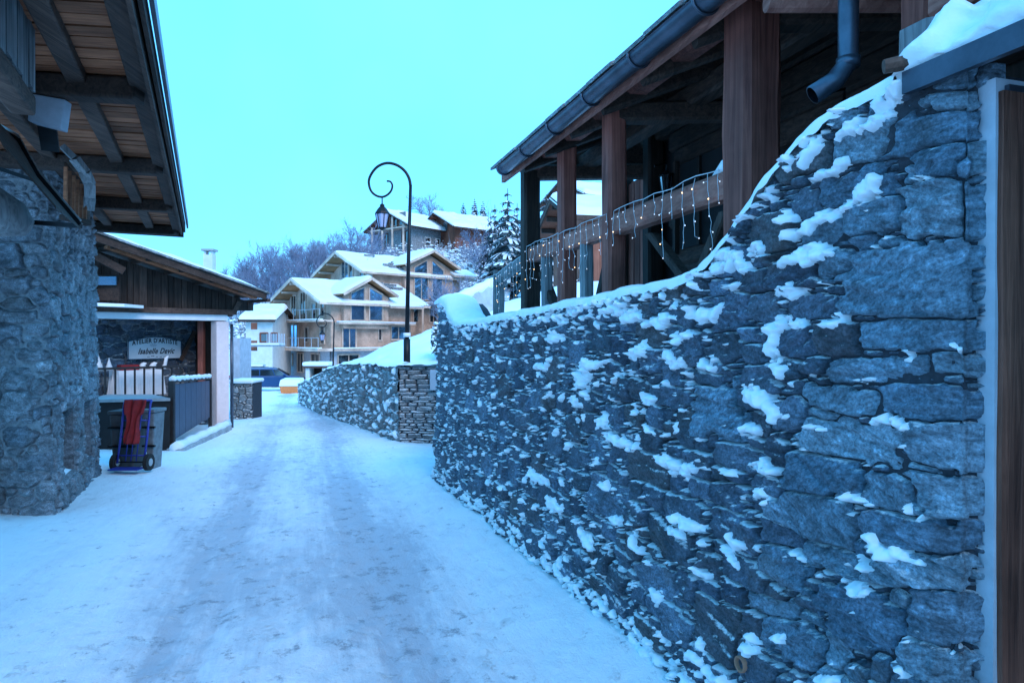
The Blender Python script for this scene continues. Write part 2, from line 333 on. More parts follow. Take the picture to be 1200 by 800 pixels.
def road_sheet():
    ys = np.concatenate([np.linspace(-6, 1.4, 20)[:-1], np.geomspace(1.4, 56, 500)])
    cs = np.concatenate([np.linspace(-16, -6, 40)[:-1], np.linspace(-6, 3.2, 290), np.linspace(3.2, 12, 30)[1:]])
    C, Y = np.meshgrid(cs, ys); X = C - 0.31*Y
    z = road_z(Y)
    cw = C + 0.10*NZ.fbm(Y*0.25, C*0.1)                       # c = X + .31 Y
    g = lambda c0, s: np.exp(-((cw-c0)/s)**2)
    tl = g(-0.86, 0.50); tr = g(0.72, 0.52); mid = g(-0.05, 1.5); far_l = g(-2.1, 0.3)
    wide = 1 + 0*Y
    track = 0.36*mid + 0.26*tl + 0.29*tr + 0.14*far_l*sstep(9, 4, Y)
    track = track*(0.75+0.5*NZ2.n(X*0.7, Y*0.35)) 
    track = np.clip(track, 0, 1)
    z = z - 0.028*tl - 0.03*tr - 0.012*far_l + 0.02*NZ.fbm(X*1.3, Y*0.7)*(1-0.5*mid)
    z = z + 0.011*NZ2.fbm(X*7, Y*4, 4)*(0.35+mid) + 0.005*NZ.fbm(X*30, Y*16, 2)
    rut = lambda c0: np.exp(-((cw-c0)/.09)**2); z = z - .016*(rut(-.86)+rut(-.62)+rut(.72)+rut(.50))*(.4+NZ2.n(X*.8,Y*.5)); track = np.clip(track + .13*(rut(-.86)+rut(-.62)+rut(.72)+rut(.50))*NZ.n(X*1.1+9,Y*.5), 0, 1.2)
    # soft berm against the right wall and the left kerb
    z = z + 0.10*sstep(1.2, 1.95, C)*sstep(14, 9, Y) + 0.05*sstep(-2.6, -4.2, C) + 0.03*NZ2.fbm(X*2.2, Y*2.2)*sstep(1.0, 1.9, C)
    nx = len(cs); i = np.arange(len(ys)-1)[:, None]*nx + np.arange(nx-1)[None]
    q = np.stack([i, i+1, i+nx+1, i+nx], -1).reshape(-1, 4)
    me = mesh_np('road', np.stack([X, Y, z], -1).reshape(-1, 3), q)
    at_ = me.attributes.new('track', 'FLOAT', 'POINT'); at_.data.foreach_set('value', track.astype(np.float32).ravel())
    tag(link('road', me, road_mat()), 'village lane of packed snow with grey tyre tracks', kind='structure')
road_sheet()

# ================================================================== MASONRY
def masonry(U, Vv, seeds, seed=0, warp=0.03, wsc=5.0, p=3.5, joint=0.20, bulge=0.035, rough=0.010, edge=0.016, tilt=0.10):
    """labels and relief of a rubble wall on a grid; seeds = rows (u, v, half width, half height, tilt)"""
    nz = Noise(seed+50)
    Uw = U + warp*nz.fbm(U*wsc, Vv*wsc, 3); Vw = Vv + warp*0.8*nz.fbm(U*wsc+40, Vv*wsc+7, 3)
    F1 = np.full(U.shape, 9.0); F2 = np.full(U.shape, 9.0); L = np.full(U.shape, -1, int)
    r = np.random.default_rng(seed)
    ucol = U[0]
    for k, (su, sv, a, b, tl) in enumerate(seeds):
        j0, j1 = np.searchsorted(ucol, [su-2.6*a-0.05, su+2.6*a+0.05])
        if j1 <= j0: continue
        sub = (slice(None), slice(j0, j1)); du = Uw[sub]-su; dv = Vw[sub]-sv - tl*du
        d = ((np.abs(du)/a)**p + (np.abs(dv)/b)**p)**(1/p)
        f1 = F1[sub]; f2 = F2[sub]; l = L[sub]; better = d < f1
        f2[:] = np.where(better, f1, np.minimum(f2, d)); l[:] = np.where(better, k, l); f1[:] = np.where(better, d, f1)
    e = np.clip(F2-F1, 0, 3)
    e = np.minimum(e, np.clip(1.75-F1, 0, 2))
    n = len(seeds); bh = np.append(np.minimum(seeds[:, 2], seeds[:, 3]), .03)
    e = e*bh[L]*0.5/edge + 0.35*nz.fbm(U*24+3, Vv*24, 3)*np.clip(e*12, 0, 1); e = np.clip(e, 0, 3)*joint     # rim measured in metres
    off = r.uniform(-0.5, 1.0, n+1)*bulge*0.8; tu = r.normal(0, tilt, n+1); tv = r.normal(0, tilt, n+1)
    su = np.append(seeds[:, 0], 0); sv = np.append(seeds[:, 1], 0)
    plane = off[L] + tu[L]*(U-su[L]) + tv[L]*(Vv-sv[L])
    H = -0.03 + (bulge+0.03)*(1-(1-np.clip(e/joint, 0, 1))**2.4) + np.where(e > 0.02, plane*np.clip(e/joint, 0, 1), 0)
    ro = (r.uniform(0.5, 1.6, n+1))[L]; sh = (r.normal(0, .35, n+1))[L]; V2 = Vv + sh*U + r.uniform(0, 9, n+1)[L]
    st = nz.fbm(U*5, V2*34, 4); H = H + ro*rough*(0.8*st + 0.5*np.abs(nz.fbm(U*9+5, V2*15, 3)) + 1.1*np.round(nz.fbm(U*4, V2*20, 3)*4)/4) + rough*0.45*nz.fbm(U*45, Vv*70, 2)
    return L, e, H
def pack(u0, u1, v0f, v1f, sizes, fixed=(), seed=0, tight=.90, sized=None):
    """dart throwing, largest first: stones of many sizes that fill the face"""
    r = np.random.default_rng(seed); S = [list(f) for f in fixed]
    A = np.array(S, float).reshape(-1, 5)
    for (a0, a1, b0, b1, n) in sizes:
        for _ in range(n):
            u = r.uniform(u0, u1); lo, hi = v0f(u), v1f(u); v = r.uniform(lo-0.03, hi+0.02)
            k = sized(u) if sized else 1.0
            a = r.uniform(a0, a1)*k; b = r.uniform(b0, b1)*k
            if len(A):
                if np.any((np.abs(A[:, 0]-u) < (A[:, 2]+a)*tight) & (np.abs(A[:, 1]-v) < (A[:, 3]+b)*tight)): continue
            A = np.vstack([A, [u, v, a, b, r.normal(0, 0.05)]])
    return A
def stones_from(parent, U, Vv, L, H, e, to_world, mat, nmax=300, minpx=0, area=None, joint_deep=-0.05):
    """each stone: grid patch of its own, rim dropping back behind the mortar"""
    ny, nx = U.shape
    lab = np.unique(L[L >= 0]); info = []
    A, B, Cc, D = L[:-1, :-1], L[:-1, 1:], L[1:, 1:], L[1:, :-1]
    for k in lab:
        m = (A == k) | (B == k) | (Cc == k) | (D == k); info.append((k, m))
    sc = []
    for k, m in info:
        rr, cc = np.nonzero(m); sc.append(area(k) if area else len(rr))
    order = np.argsort(-np.array(sc, float)); rest_v = []; rest_q = []; nv = 0; cnt = 0
    for oi in order:
        k, m = info[oi]; rr, cc = np.nonzero(m)
        if len(rr) < 3: continue
        i = rr*nx + cc; q = np.stack([i, i+1, i+nx+1, i+nx], -1)
        ids, inv = np.unique(q.ravel(), return_inverse=True)
        h = np.where(L.ravel()[ids] == k, H.ravel()[ids], joint_deep)
        P = to_world(U.ravel()[ids], Vv.ravel()[ids], h); q2 = inv.reshape(-1, 4)
        if cnt < nmax: link('stone', mesh_np('stone', P, q2), mat(k) if callable(mat) else mat, parent); cnt += 1
        else: rest_v.append(P); rest_q.append(q2+nv); nv += len(P)
    if rest_v:
        o = link('small_stones', mesh_np('small_stones', np.vstack(rest_v), np.vstack(rest_q)), mat(-1) if callable(mat) else mat, parent); o['kind'] = 'stuff'
    return cnt
def sheet(name, U, Vv, H, to_world, mat, parent=None, mask=None):
    ny, nx = U.shape; i = (np.arange(ny-1)[:, None]*nx + np.arange(nx-1)[None])
    if mask is not None: i = i[mask]
    i = i.ravel(); q = np.stack([i, i+1, i+nx+1, i+nx], -1)
    ids, inv = np.unique(q.ravel(), return_inverse=True)
    P = to_world(U.ravel()[ids], Vv.ravel()[ids], H.ravel()[ids])
    return link(name, mesh_np(name, P, inv.reshape(-1, 4)), mat, parent)
def blur(a, k, n=2):
    for _ in range(n):
        for ax in (0, 1):
            p = np.concatenate([np.repeat(a.take([0], ax), k, ax), a, np.repeat(a.take([-1], ax), k, ax)], ax)
            c = np.cumsum(p, ax); z = np.zeros_like(c.take([0], ax)); c = np.concatenate([z, c], ax); w_ = 2*k+1
            a = (c.take(range(w_, c.shape[ax]), ax) - c.take(range(0, c.shape[ax]-w_), ax))/w_
    return a
def snow_on(name, U, Vv, H, blobs, to_world, th=0.42, thick=0.045, seed=1, parent=None, label=None, nsc=20, namp=0.85):
    """lumps of snow lying on the relief; blobs rows (u, v, su, sv, strength, tilt)"""
    nz = Noise(seed+90); Fd = np.zeros(U.shape); ucol = U[0]
    Uw = U + 0.045*nz.fbm(U*11, Vv*11, 4, .65); Vw = Vv + 0.045*nz.fbm(U*11+31, Vv*11+5, 4, .65)
    for (bu, bv, su, sv, st, tl) in blobs:
        j0, j1 = np.searchsorted(ucol, [bu-3*su-0.05, bu+3*su+0.05])
        if j1 <= j0: continue
        sub = (slice(None), slice(j0, j1)); du = Uw[sub]-bu; dv = Vw[sub]-bv-tl*du
        np.maximum(Fd[sub], st*np.exp(-(du/su)**2-(dv/sv)**2), out=Fd[sub])
    Fd = Fd*(1 + namp*nz.fbm(U*nsc, Vv*nsc, 4)) + 0.22*nz.fbm(U*nsc*2.6, Vv*nsc*2.6, 3)
    on = Fd > th; base = np.maximum(blur(H, 2, 1), H)
    T = thick*np.sqrt(np.clip((Fd-th)/(1-th), 0, 1.2))
    Hs = np.where(on, base+0.004+T, base-0.02)
    m = on[:-1, :-1] | on[:-1, 1:] | on[1:, 1:] | on[1:, :-1]
    if not m.any(): return
    o = sheet(name, U, Vv, Hs, to_world, M['snow'], parent, m); tag(o, label, None, None, 'stuff'); return o

# ---------------------------------------------------------------- near right wall
prof = np.array([(1.6,2.46),(2.02,2.46),(2.235,2.47),(2.465,2.46),(2.65,2.40),(2.82,2.30),(3.07,2.10),(3.30,1.96),(3.5,1.925),(5.0,1.87),(6.6,1.82),(8.2,1.79),(8.5,1.82),(8.75,1.90),(9.05,2.05),(9.3,2.13),(9.6,2.14),(11,2.14)])
def rw_top(Y): return np.interp(Y, prof[:, 0], prof[:, 1])
RN = V(-1, -RW_S, 0)/math.hypot(1, RW_S); RD = V(-RW_S, 1, 0)/math.hypot(1, RW_S); RK = math.hypot(1, RW_S)
YC, YE = 2.0, 9.6                           # near corner, far end
def rw_world(U, Z, H):                      # U runs in metres of Y; beyond both corners the face turns inwards
    U = np.asarray(U); Z = np.asarray(Z); H = np.asarray(H)
    Yc = np.clip(U, YC, YE); back = np.where(U < YC, (YC-U)*RK, np.where(U > YE, (U-YE)*RK, 0.0))
    t1 = sstep(YC+0.05, YC-0.05, U); t2 = sstep(YE-0.05, YE+0.05, U)
    nx = RN[0]*(1-t1-t2) - RD[0]*t1 + RD[0]*t2; ny = RN[1]*(1-t1-t2) - RD[1]*t1 + RD[1]*t2
    bat = 0.030*(2.0-Z)                     # battered face
    rnd = -0.035*(np.exp(-((U-YC)/0.05)**2) + np.exp(-((U-YE)/0.06)**2))
    X = RW_A - RW_S*Yc - RN[0]*back + nx*(H+rnd) + RN[0]*bat*(1-t1); Y = Yc - RN[1]*back + ny*(H+rnd) + RN[1]*bat*(1-t1) + t2*bat*0.5
    return np.stack([X, Y, Z], -1)
def px2uv(px, py):
    Y = RW_A/((px-600)/F + RW_S); return Y, EYE + (HY-py)*Y/F
def build_near_wall():
    wall = empty('stone_wall', (RW_A-RW_S*5.5, 5.5, float(road_z(5.5))), 'tall slate rubble retaining wall beside the lane below the timber porch, flecked with snow', 'wall')
    us = [1.885]
    while us[-1] < 10.0: us.append(us[-1] + max(0.0048, 0.0026*us[-1]))
    us = np.array(us); nv = 400; kk = np.linspace(0, 1, nv)
    U = np.repeat(us[None], nv, 0); lo = road_z(us)-0.12; hi = rw_top(us)
    Z = lo[None] + (hi-lo)[None]*kk[:, None]
    # the large stones of the near end, read off one by one (centre and half size on the wall)
    rects = [(995,283,1160,370),(1062,212,1128,280),(1128,205,1163,285),(1015,375,1160,412),(985,418,1095,449),(1098,412,1162,440),(950,455,1035,483),(1038,452,1160,492),
             (945,492,1072,540),(1075,497,1160,552),(930,530,1020,575),(1024,556,1095,600),(1068,556,1160,602),(920,584,1020,632),(1020,606,1155,645),(1028,645,1155,690),
             (905,640,955,680),(958,640,1022,668),(985,694,1075,760),(1078,690,1153,752),(915,728,985,772),(890,700,950,722),(1060,756,1152,800),(1040,760,1060,798),
             (822,450,880,512),(880,428,920,456),(838,392,872,420),(872,455,905,480),(905,300,960,340),(960,200,1040,235),(985,240,1060,275),(1040,130,1160,170),(1075,170,1125,208),
             (880,250,935,290),(838,345,880,385),(1090,100,1160,128),(812,530,850,560),(742,530,800,565),(700,560,750,610),(770,610,830,650),(845,600,905,640),(832,700,885,770),(760,660,810,700),
             (905,385,960,420),(965,380,1008,420),(905,560,930,582),(850,520,905,552),(800,480,822,520),(930,345,990,375)]
    fx = []
    for (x0, y0, x1, y1) in rects:
        ya, zc0 = px2uv(x0, (y0+y1)/2); yb, zc1 = px2uv(x1, (y0+y1)/2); ym, zt = px2uv((x0+x1)/2, y0); _, zb = px2uv((x0+x1)/2, y1)
        fx.append(((ya+yb)/2, (zt+zb)/2, abs(ya-yb)/2, abs(zt-zb)/2, (zc0-zc1)/(ya-yb)*0.35))
    seeds = pack(1.78, 10.0, lambda u: float(road_z(u))-0.1, lambda u: float(rw_top(u)),
                 [(0.085,0.16,0.05,0.085,900),(0.055,0.11,0.035,0.065,3200),(0.03,0.08,0.020,0.038,6500),(0.03,0.085,0.010,0.017,6000),(0.015,0.035,0.010,0.018,6000)], fx, 5, tight=.84,
                 sized=lambda u: 0.62+0.13*min(u, 6))
    L, e, H = masonry(U, Z, seeds, 5, warp=0.017, wsc=9, p=6.0, joint=0.11, bulge=0.024, rough=0.016, edge=0.009, tilt=0.06)
    H = np.where(U < YC-.01, np.minimum(H, .024), H)          # the return beside the door post stays flush
    vis = lambda k: seeds[k, 2]*seeds[k, 3]/max(seeds[k, 0], 1.5)**2.6
    stones_from(wall, U, Z, L, H, e, rw_world, lambda k: M['stone_pale'] if (0 <= k < 25 or k in (29,30,31,32,35) or (k > 48 and seeds[k,0] < 2.55)) else M['stone'], 300, area=vis)
    Uc = U[::2, ::2]; Zc = Z[::2, ::2]
    Hm = -0.016 + 0.014*NZ.fbm(Uc*9, Zc*9, 3) + 0.006*NZ2.fbm(Uc*45, Zc*45, 2) + 0.014*sstep(3.1, 2.3, Uc)
    sheet('mortar', Uc, Zc, Hm, rw_world, M['mortar'], wall)
    core = MB(); yy = [1.8] + [float(p) for p in prof[1:-1, 0]] + [9.62]       # the wall's body behind the face
    for a, b in zip(yy[:-1], yy[1:]):
        pa = lambda y, d, z: V(RW_A-RW_S*max(y, 2.02) - RN[0]*d, max(y, 2.02) - RN[1]*d, z)
        if b <= 2.02: continue
        za, zb = float(rw_top(a))-0.02, float(rw_top(b))-0.02
        core.hexa([pa(a,.10,-.7), pa(b,.10,-.7), pa(b,.55,-.7), pa(a,.55,-.7), pa(a,.10,za), pa(b,.10,zb), pa(b,.55,zb), pa(a,.55,za)])
    core.build('wall_core', M['mortar'], wall)
    # snow lodged on the ledges
    nb = []; r = np.random.default_rng(21)
    spots = [(835,367,30,10),(800,420,14,10),(836,428,12,8),(905,470,22,14,-.9),(935,340,22,8),(930,385,26,10),(917,405,10,22),(988,378,17,14),(955,265,34,10,.4),(1012,232,32,14,.3),
             (948,300,38,10,.1),(965,300,22,12),(955,180,18,14,.5),(1000,150,22,10,.5),(1030,140,26,10,.5),(1055,110,24,16,.2),(975,205,24,6,.4),(895,290,8,4),(880,312,12,6),(848,315,10,6),(860,308,8,6),
             (870,330,7,5),(890,300,12,6),(912,545,18,8),(911,578,16,12),(970,498,10,4),(1055,499,30,5),(1022,580,14,4),(800,545,26,8),(820,550,20,7),(735,517,26,8),(880,635,12,12),(866,640,14,7),(823,610,20,9),
             (838,668,8,6),(1022,683,18,10),(990,792,18,7),(790,740,7,6),(850,780,28,9),(870,795,18,6),(905,748,9,6),(735,610,8,7),(760,640,10,8),(785,695,10,7),(700,630,12,8),(660,590,12,8),(640,560,14,8),
             (760,410,12,12,.8),(700,425,14,8),(690,445,10,14,.8),(722,365,18,6),(745,372,14,8),(780,376,22,7),(810,395,16,6),(655,395,10,8),(685,470,9,7),(640,430,10,5),(770,465,10,6),(715,495,9,9),
             (950,165,10,5),(985,120,14,6),(925,430,12,6),(1030,660,8,4),(955,650,8,3),(935,745,8,4),(895,505,10,5),(870,553,14,4),(930,255,10,7)]
    for s in spots:
        x, y, wx, wy = s[:4]; tl = s[4] if len(s) > 4 else 0.0
        Yb, zb = px2uv(x, y); ya, _ = px2uv(x-wx, y); m = Yb/F
        nb.append((Yb, zb, abs(ya-Yb)*0.80+0.004, wy*m*0.80+0.004, 1.2, -tl*0.9*wx*m/max(abs(ya-Yb), .01)))
    for k, (su, sv, a, b, tl) in enumerate(seeds):                # tops of stones, denser further along the wall and low down
        if su > 9.9: continue
        for _ in range(2):                       # crumbs around the bigger lumps
            if r.random() < 0.10+0.45*sstep(2.6, 5, su): nb.append((su+r.uniform(-a,a), sv+r.uniform(-b,b)*1.1, r.uniform(.006,.014), r.uniform(.005,.010), r.uniform(.8,1.1), r.normal(0,.4)))
        low = 1 - sstep(0.0, 0.75, sv-float(road_z(su)))
        pr = 0.10 + 0.52*sstep(2.7, 4.6, su) + 0.10*sstep(6.0, 9, su) + 0.25*low
        if r.random() < pr:
            f = r.uniform(0.3, 0.85)
            nb.append((su + r.normal(0, a*0.3), sv + b*r.uniform(0.45, 1.0), max(0.010, a*f*0.55), max(0.009, min(0.028, b*r.uniform(0.25, 0.65))), r.uniform(0.72, 1.2), r.normal(0, 0.25)))
    for yy_ in np.arange(2.6, 9.6, 0.018):                          # fringe sticking just under the coping, and splashed along the foot
        if r.random() < 0.5: nb.append((yy_, float(rw_top(yy_))-abs(r.normal(0, 0.05)), r.uniform(.015,.05), r.uniform(.012,.03), 1.0, r.normal(0,.3)))
        if r.random() < 0.5: nb.append((yy_, float(road_z(yy_))+0.10+abs(r.normal(0, 0.07)), r.uniform(.02,.06), r.uniform(.015,.035), r.uniform(.7,1.1), r.normal(0,.3)))
    nb = [q for q in nb if q[0]-1.5*q[2] > 1.99]
    snow_on('wall_snow', U, Z, H, nb, rw_world, 0.47, 0.030, 3, None, 'clumps of snow lodged on the ledges of the tall slate wall')
    # coping of snow
    ys = np.arange(2.22, 9.75, 0.014); n = 22; P = []
    hgt = np.interp(ys, [2.2,2.5,3.1,3.35,4,6,8.4,8.8,9.0,9.3,9.75], [.035,.045,.03,.035,.055,.07,.085,.11,.14,.11,.03])*(1+0.35*NZ.fbm(ys*3, ys*0+2, 3))
    dep = np.interp(ys, [2.2,2.5,3.1,3.4,4,8.4,9.7], [.10,.20,.22,.30,.42,.46,.44])
    frt = 0.018+0.018*NZ2.fbm(ys*7, ys*0, 3)
    for yv, hh, dd, ff in zip(ys, hgt, dep, frt):
        tz = float(rw_top(yv))
        for k in range(n):
            a = math.pi*(k/(n-1)); s = -math.cos(a)                 # -1 front .. 1 back
            d = (-ff if s < 0 else 0) + (s+1)/2*(dd+ff) - 0.0
            zz = tz + hh*math.sin(a)**0.6 + 0.010*float(NZ.fbm(yv*16, d*16, 2))*math.sin(a) - (0.015+0.03*max(0, float(NZ2.n(yv*22, 3))-0.35) if k == 0 else 0)
            d0 = -ff + (s+1)/2*(dd+ff) - (0.03-0.03*(tz-2.0))
            P.append((RW_A-RW_S*yv - RN[0]*d0, yv - RN[1]*d0, zz))
    i = (np.arange(len(ys)-1)[:, None]*n + np.arange(n-1)[None]).ravel(); q = np.stack([i, i+n, i+n+1, i+1], -1)
    tag(link('coping_snow', mesh_np('coping_snow', P, q), M['snow']), 'long cushion of snow lying along the top of the tall slate wall', kind='stuff')
    # clay drain pipe low in the wall
    Yp, zp = px2uv(892, 775); c = V(RW_A-RW_S*Yp, Yp, zp) + RN*(0.03*(2-zp))
    d = empty('drain_pipe', c, 'round clay drain pipe mouth low in the slate wall', 'pipe')
    t = MB(); o0 = c - RN*0.10; n = 20
    ax1 = RD; ax2 = V(0,0,1); rings = [(0.034,-0.1),(0.034,0.055),(0.026,0.055),(0.026,-0.10)]
    for (rad, off) in rings:
        for k in range(n):
            an = 2*math.pi*k/n; t.v.append(tuple(c + RN*off + (ax1*math.cos(an)+ax2*math.sin(an))*rad))
    for s in range(3):
        for k in range(n): t.f.append((s*n+k, s*n+(k+1) % n, (s+1)*n+(k+1) % n, (s+1)*n+k))
    t.build('pipe_ring', M['terracotta'], d, True); MB().tube([c-RN*0.05, c-RN*0.06], 0.03, 14).build('pipe_hollow', M['dark'], d)
build_near_wall()
# ================================================================== TIMBER PORCH HOUSE (right)
def rp(a, Y, z): return V(a - RW_S*Y, Y, z)              # point on a plane parallel to the right wall
def jitter_post(name, mat, parent, p0, p1, wd, dp, seed, n=14):
    """hand-hewn post: octagon-ish section that wanders a little"""
    r = np.random.default_rng(seed); mb = MB(); p0 = np.asarray(p0); p1 = np.asarray(p1); ax = RD; ay = -RN; d = p1-p0
    if abs(d[2]) < np.linalg.norm(d)*0.5:                 # lying beam
        d2 = d/np.linalg.norm(d); ax = np.cross(V(0,0,1), d2); ax /= np.linalg.norm(ax); ay = np.cross(d2, ax)
    base = [(1,.72),(.72,1),(-.72,1),(-1,.72),(-1,-.72),(-.72,-1),(.72,-1),(1,-.72)]
    ph = r.uniform(0, 50, 16)
    for k in range(n):
        t = k/(n-1); c = p0 + d*t
        for j, (bx, by) in enumerate(base):
            f = 1 + 0.07*float(NZ.fbm(t*5+ph[j], ph[j]*3, 3)); mb.v.append(tuple(c + ax*bx*wd/2*f + ay*by*dp/2*f))
    for k in range(n-1):
        for j in range(8):
            a = k*8+j; b = k*8+(j+1) % 8; mb.f.append((a, b, b+8, a+8))
    mb.f.append(tuple(range(8))[::-1]); mb.f.append(tuple((n-1)*8+j for j in range(8)))
    return mb.build(name, mat, parent)
def build_porch():
    H = empty('timber_house', rp(3.2, 5.5, 1.6), 'old timber house with open porch of hewn posts above the tall slate wall', 'house')
    AP = 2.6; posts = [(3.94,0.25),(5.66,0.165),(6.66,0.16),(7.72,0.19)]
    for k, (Y, wd) in enumerate(posts):
        jitter_post('porch_post', M['wood_red'] if k < 3 else M['wood_dkz'], H, rp(AP, Y, 1.55), rp(AP, Y, 3.62), wd, wd, 40+k)
    jitter_post('rail_post', M['wood_grey'], H, rp(AP, 8.95, 1.5), rp(AP, 8.95, 2.52), 0.13, 0.13, 51)
    for Y in (6.2, 7.2):
        jitter_post('rail_post', M['wood_grey'], H, rp(AP, Y, 1.55), rp(AP, Y, 2.5), 0.10, 0.10, int(Y*10))
    ends = [(3.2,4.05-0.24),(4.07,5.58),(5.74,6.58),(6.74,7.63),(7.81,8.9)]
    for k, (a, b) in enumerate(ends[1:]):
        jitter_post('rail', M['wood_rail'] if k < 3 else M['wood_grey'], H, rp(AP, a, 2.565 if k < 3 else 2.55), rp(AP, b, 2.565 if k < 3 else 2.42), 0.12, 0.165 if k < 3 else 0.12, 60+k)
    # crossed braces under the rail, seen behind the lights
    for (Ya, za, Yb, zb) in ((6.1,1.75,5.75,2.4),(6.8,1.7,7.4,2.35),(4.3,1.75,5.1,2.42),(4.7,1.75,4.2,2.42)):
        jitter_post('brace', M['wood_dkz'], H, rp(AP+0.03, Ya, za), rp(AP+0.03, Yb, zb), 0.10, 0.09, int(Ya*7))
    jitter_post('eave_beam', M['wood_red'], H, rp(AP, 2.2, 3.60), rp(AP, 7.85, 3.60), 0.17, 0.17, 70)
    roof = MB()
    sl = 0.36; # roof rises away from the lane
    def rf(a, Y, d=0.0): return rp(a, Y, 3.50 + (a-2.28)*sl + d)
    roof.hexa([rf(2.28,-7), rf(6.4,-7), rf(6.4,7.65), rf(2.28,7.65), rf(2.28,-7,.05), rf(6.4,-7,.05), rf(6.4,7.65,.05), rf(2.28,7.65,.05)])  # roof carried on unseen behind the camera to shade the near lane
    rfo = roof.build('roof', M['wood_dk'], H)
    fs = MB(); fs.hexa([rp(2.26,1.2,3.38), rp(2.30,1.2,3.38), rp(2.30,7.67,3.38), rp(2.26,7.67,3.38), rp(2.26,1.2,3.56), rp(2.30,1.2,3.56), rp(2.30,7.67,3.56), rp(2.26,7.67,3.56)])
    fs.build('fascia', M['wood_rail'], rfo)
    for k, Y in enumerate(np.arange(1.6, 7.7, 0.62)):
        jitter_post('rafter', M['wood_dk'], rfo, rf(2.34, Y, -.075), rf(5.3, Y, -.075), 0.11, 0.14, 80+k, 6)
    for k, a in enumerate((3.25, 3.95)):
        jitter_post('purlin', M['wood_dk'], rfo, rf(a, 1.3, -.22), rf(a, 7.8, -.22), 0.16, 0.17, 95+k, 8)
    for k, Y in enumerate((3.94, 5.66, 7.72)):
        jitter_post('tie_beam', M['wood_dk'], rfo, rp(2.62, Y, 3.50), rp(4.0, Y, 3.52), 0.15, 0.16, 105+k, 6)
    MB().prism([rp(2.75,7.78,3.55), rp(4.4,7.78,3.55), rp(4.4,7.78,4.2), rp(2.75,7.78,3.62)], RD*.04).build('gable_panel', M['wood_dk'], rfo)
    # slate edge and snow on the roof
    r = np.random.default_rng(4)
    for k, Y in enumerate(np.arange(1.3, 7.3, 0.42)):
        mb = MB(); d = r.uniform(0, .03); mb.hexa([rf(2.14-d,Y,.055),rf(2.95,Y,.055),rf(2.95,Y+.40,.055),rf(2.14-d,Y+.40,.055),rf(2.14-d,Y,.085),rf(2.95,Y,.085),rf(2.95,Y+.40,.085),rf(2.14-d,Y+.40,.085)])
        mb.build('slate', M['stone_far'], rfo)
    ys = np.linspace(1.2, 7.68, 120); as_ = np.linspace(2.2, 5.4, 30); A, Yg = np.meshgrid(as_, ys)
    zz = 3.50+(A-2.28)*sl+0.09 + 0.09*np.sqrt(np.clip((A-2.2)/0.2, 0, 1))*(1+0.5*NZ.fbm(A*2, Yg*2)) ; P = np.stack([A-RW_S*Yg, Yg, zz], -1).reshape(-1, 3)
    i = (np.arange(119)[:, None]*30+np.arange(29)[None]).ravel()
    tag(link('roof_snow', mesh_np('roof_snow', P, np.stack([i,i+1,i+31,i+30], -1)), M['snow']), 'thin snow on the porch roof above the gutter', kind='stuff')
    # half-round gutter with clamps and stop end
    g = MB(); n = 12; rad = 0.075; Ys = np.linspace(1.2, 7.32, 30)
    for rr in (rad, rad-0.006):
        for Y in Ys:
            for k in range(n):
                an = math.pi + math.pi*k/(n-1)
                g.v.append(tuple(rp(2.17, Y, 3.455) + V(-RN[0], -RN[1], 0)*rr*math.cos(an) + V(0,0,1)*rr*math.sin(an)))
    m = len(Ys)*n
    for s in range(2):
        for i in range(len(Ys)-1):
            for k in range(n-1):
                a = s*m+i*n+k; f = (a, a+1, a+n+1, a+n); g.f.append(f if s else f[::-1])
    for i in range(len(Ys)-1):
        for k in (0, n-1): a = i*n+k; g.f.append((a, a+n, a+n+m, a+m))
    c = len(g.v); g.f.append(tuple((len(Ys)-1)*n+k for k in range(n)))
    gut = g.build('gutter', M['zinc'], H, True)
    for Y in np.arange(1.5, 7.3, 0.72):
        cl = MB(); pts = [rp(2.17, Y, 3.455) - RN*0.082*math.cos(an) + V(0,0,1)*0.082*math.sin(an) for an in np.linspace(math.pi, 2*math.pi, 12)]
        cl.tube(pts, 0.009, 6); cl.build('gutter_clamp', M['zinc'], gut, True)
    # downpipe with shoe
    dp = empty('downpipe', rp(2.42, 3.02, 2.7), 'blue grey zinc downpipe with a kicked out shoe above the coping snow', 'downpipe')
    pts = [rp(2.42,3.02,3.6), rp(2.42,3.02,3.0), rp(2.42,3.02,2.86), rp(2.36,3.02,2.78), rp(2.27,3.03,2.72)]
    n = 18; mb = MB(); mb.tube(pts, 0.043, n, False); mb.tube(pts, 0.038, n, False); 
    e = 4*n; off = 5*n
    for k in range(n): mb.f.append((e+k, e+(k+1) % n, off+e+(k+1) % n, off+e+k))
    mb.build('pipe', M['zinc'], dp, True); MB().tube([rp(2.42,3.02,2.84), rp(2.42,3.02,2.88)], 0.05, 18).build('collar', M['zinc'], dp, True)
    MB().tube([rp(2.31,3.025,2.745), rp(2.312,3.025,2.746)], 0.036, 14).build('pipe_hollow', M['dark'], dp)
    # house wall behind: log courses, door frame, plaster panels
    AW = 4.0
    for k in range(13):
        z = 1.5 + k*0.2
        jitter_post('log', M['wood_dk'], H, rp(AW, 2.6, z), rp(AW, 7.15 + 0.1*(k % 2), z), 0.2, 0.21, 130+k, 10)
    MB().obox(rp(AW+0.06, 2.5, 1.3), RD*5.6, -RN*0.08, (0,0,3.2)).build('back_wall', M['dark'], H)
    for Y, wd in ((8.25,0.20),(7.55,0.17)):
        jitter_post('door_post', M['wood_dkz'], H, rp(AW-.1, Y, 1.5), rp(AW-.1, Y, 3.95), wd, 0.2, int(Y*10))
    mb = MB(); mb.obox(rp(AW-.04, 7.6, 1.5), RD*0.62, -RN*0.06, (0,0,2.0)); dr = mb.build('door', M['wood_red'], H)
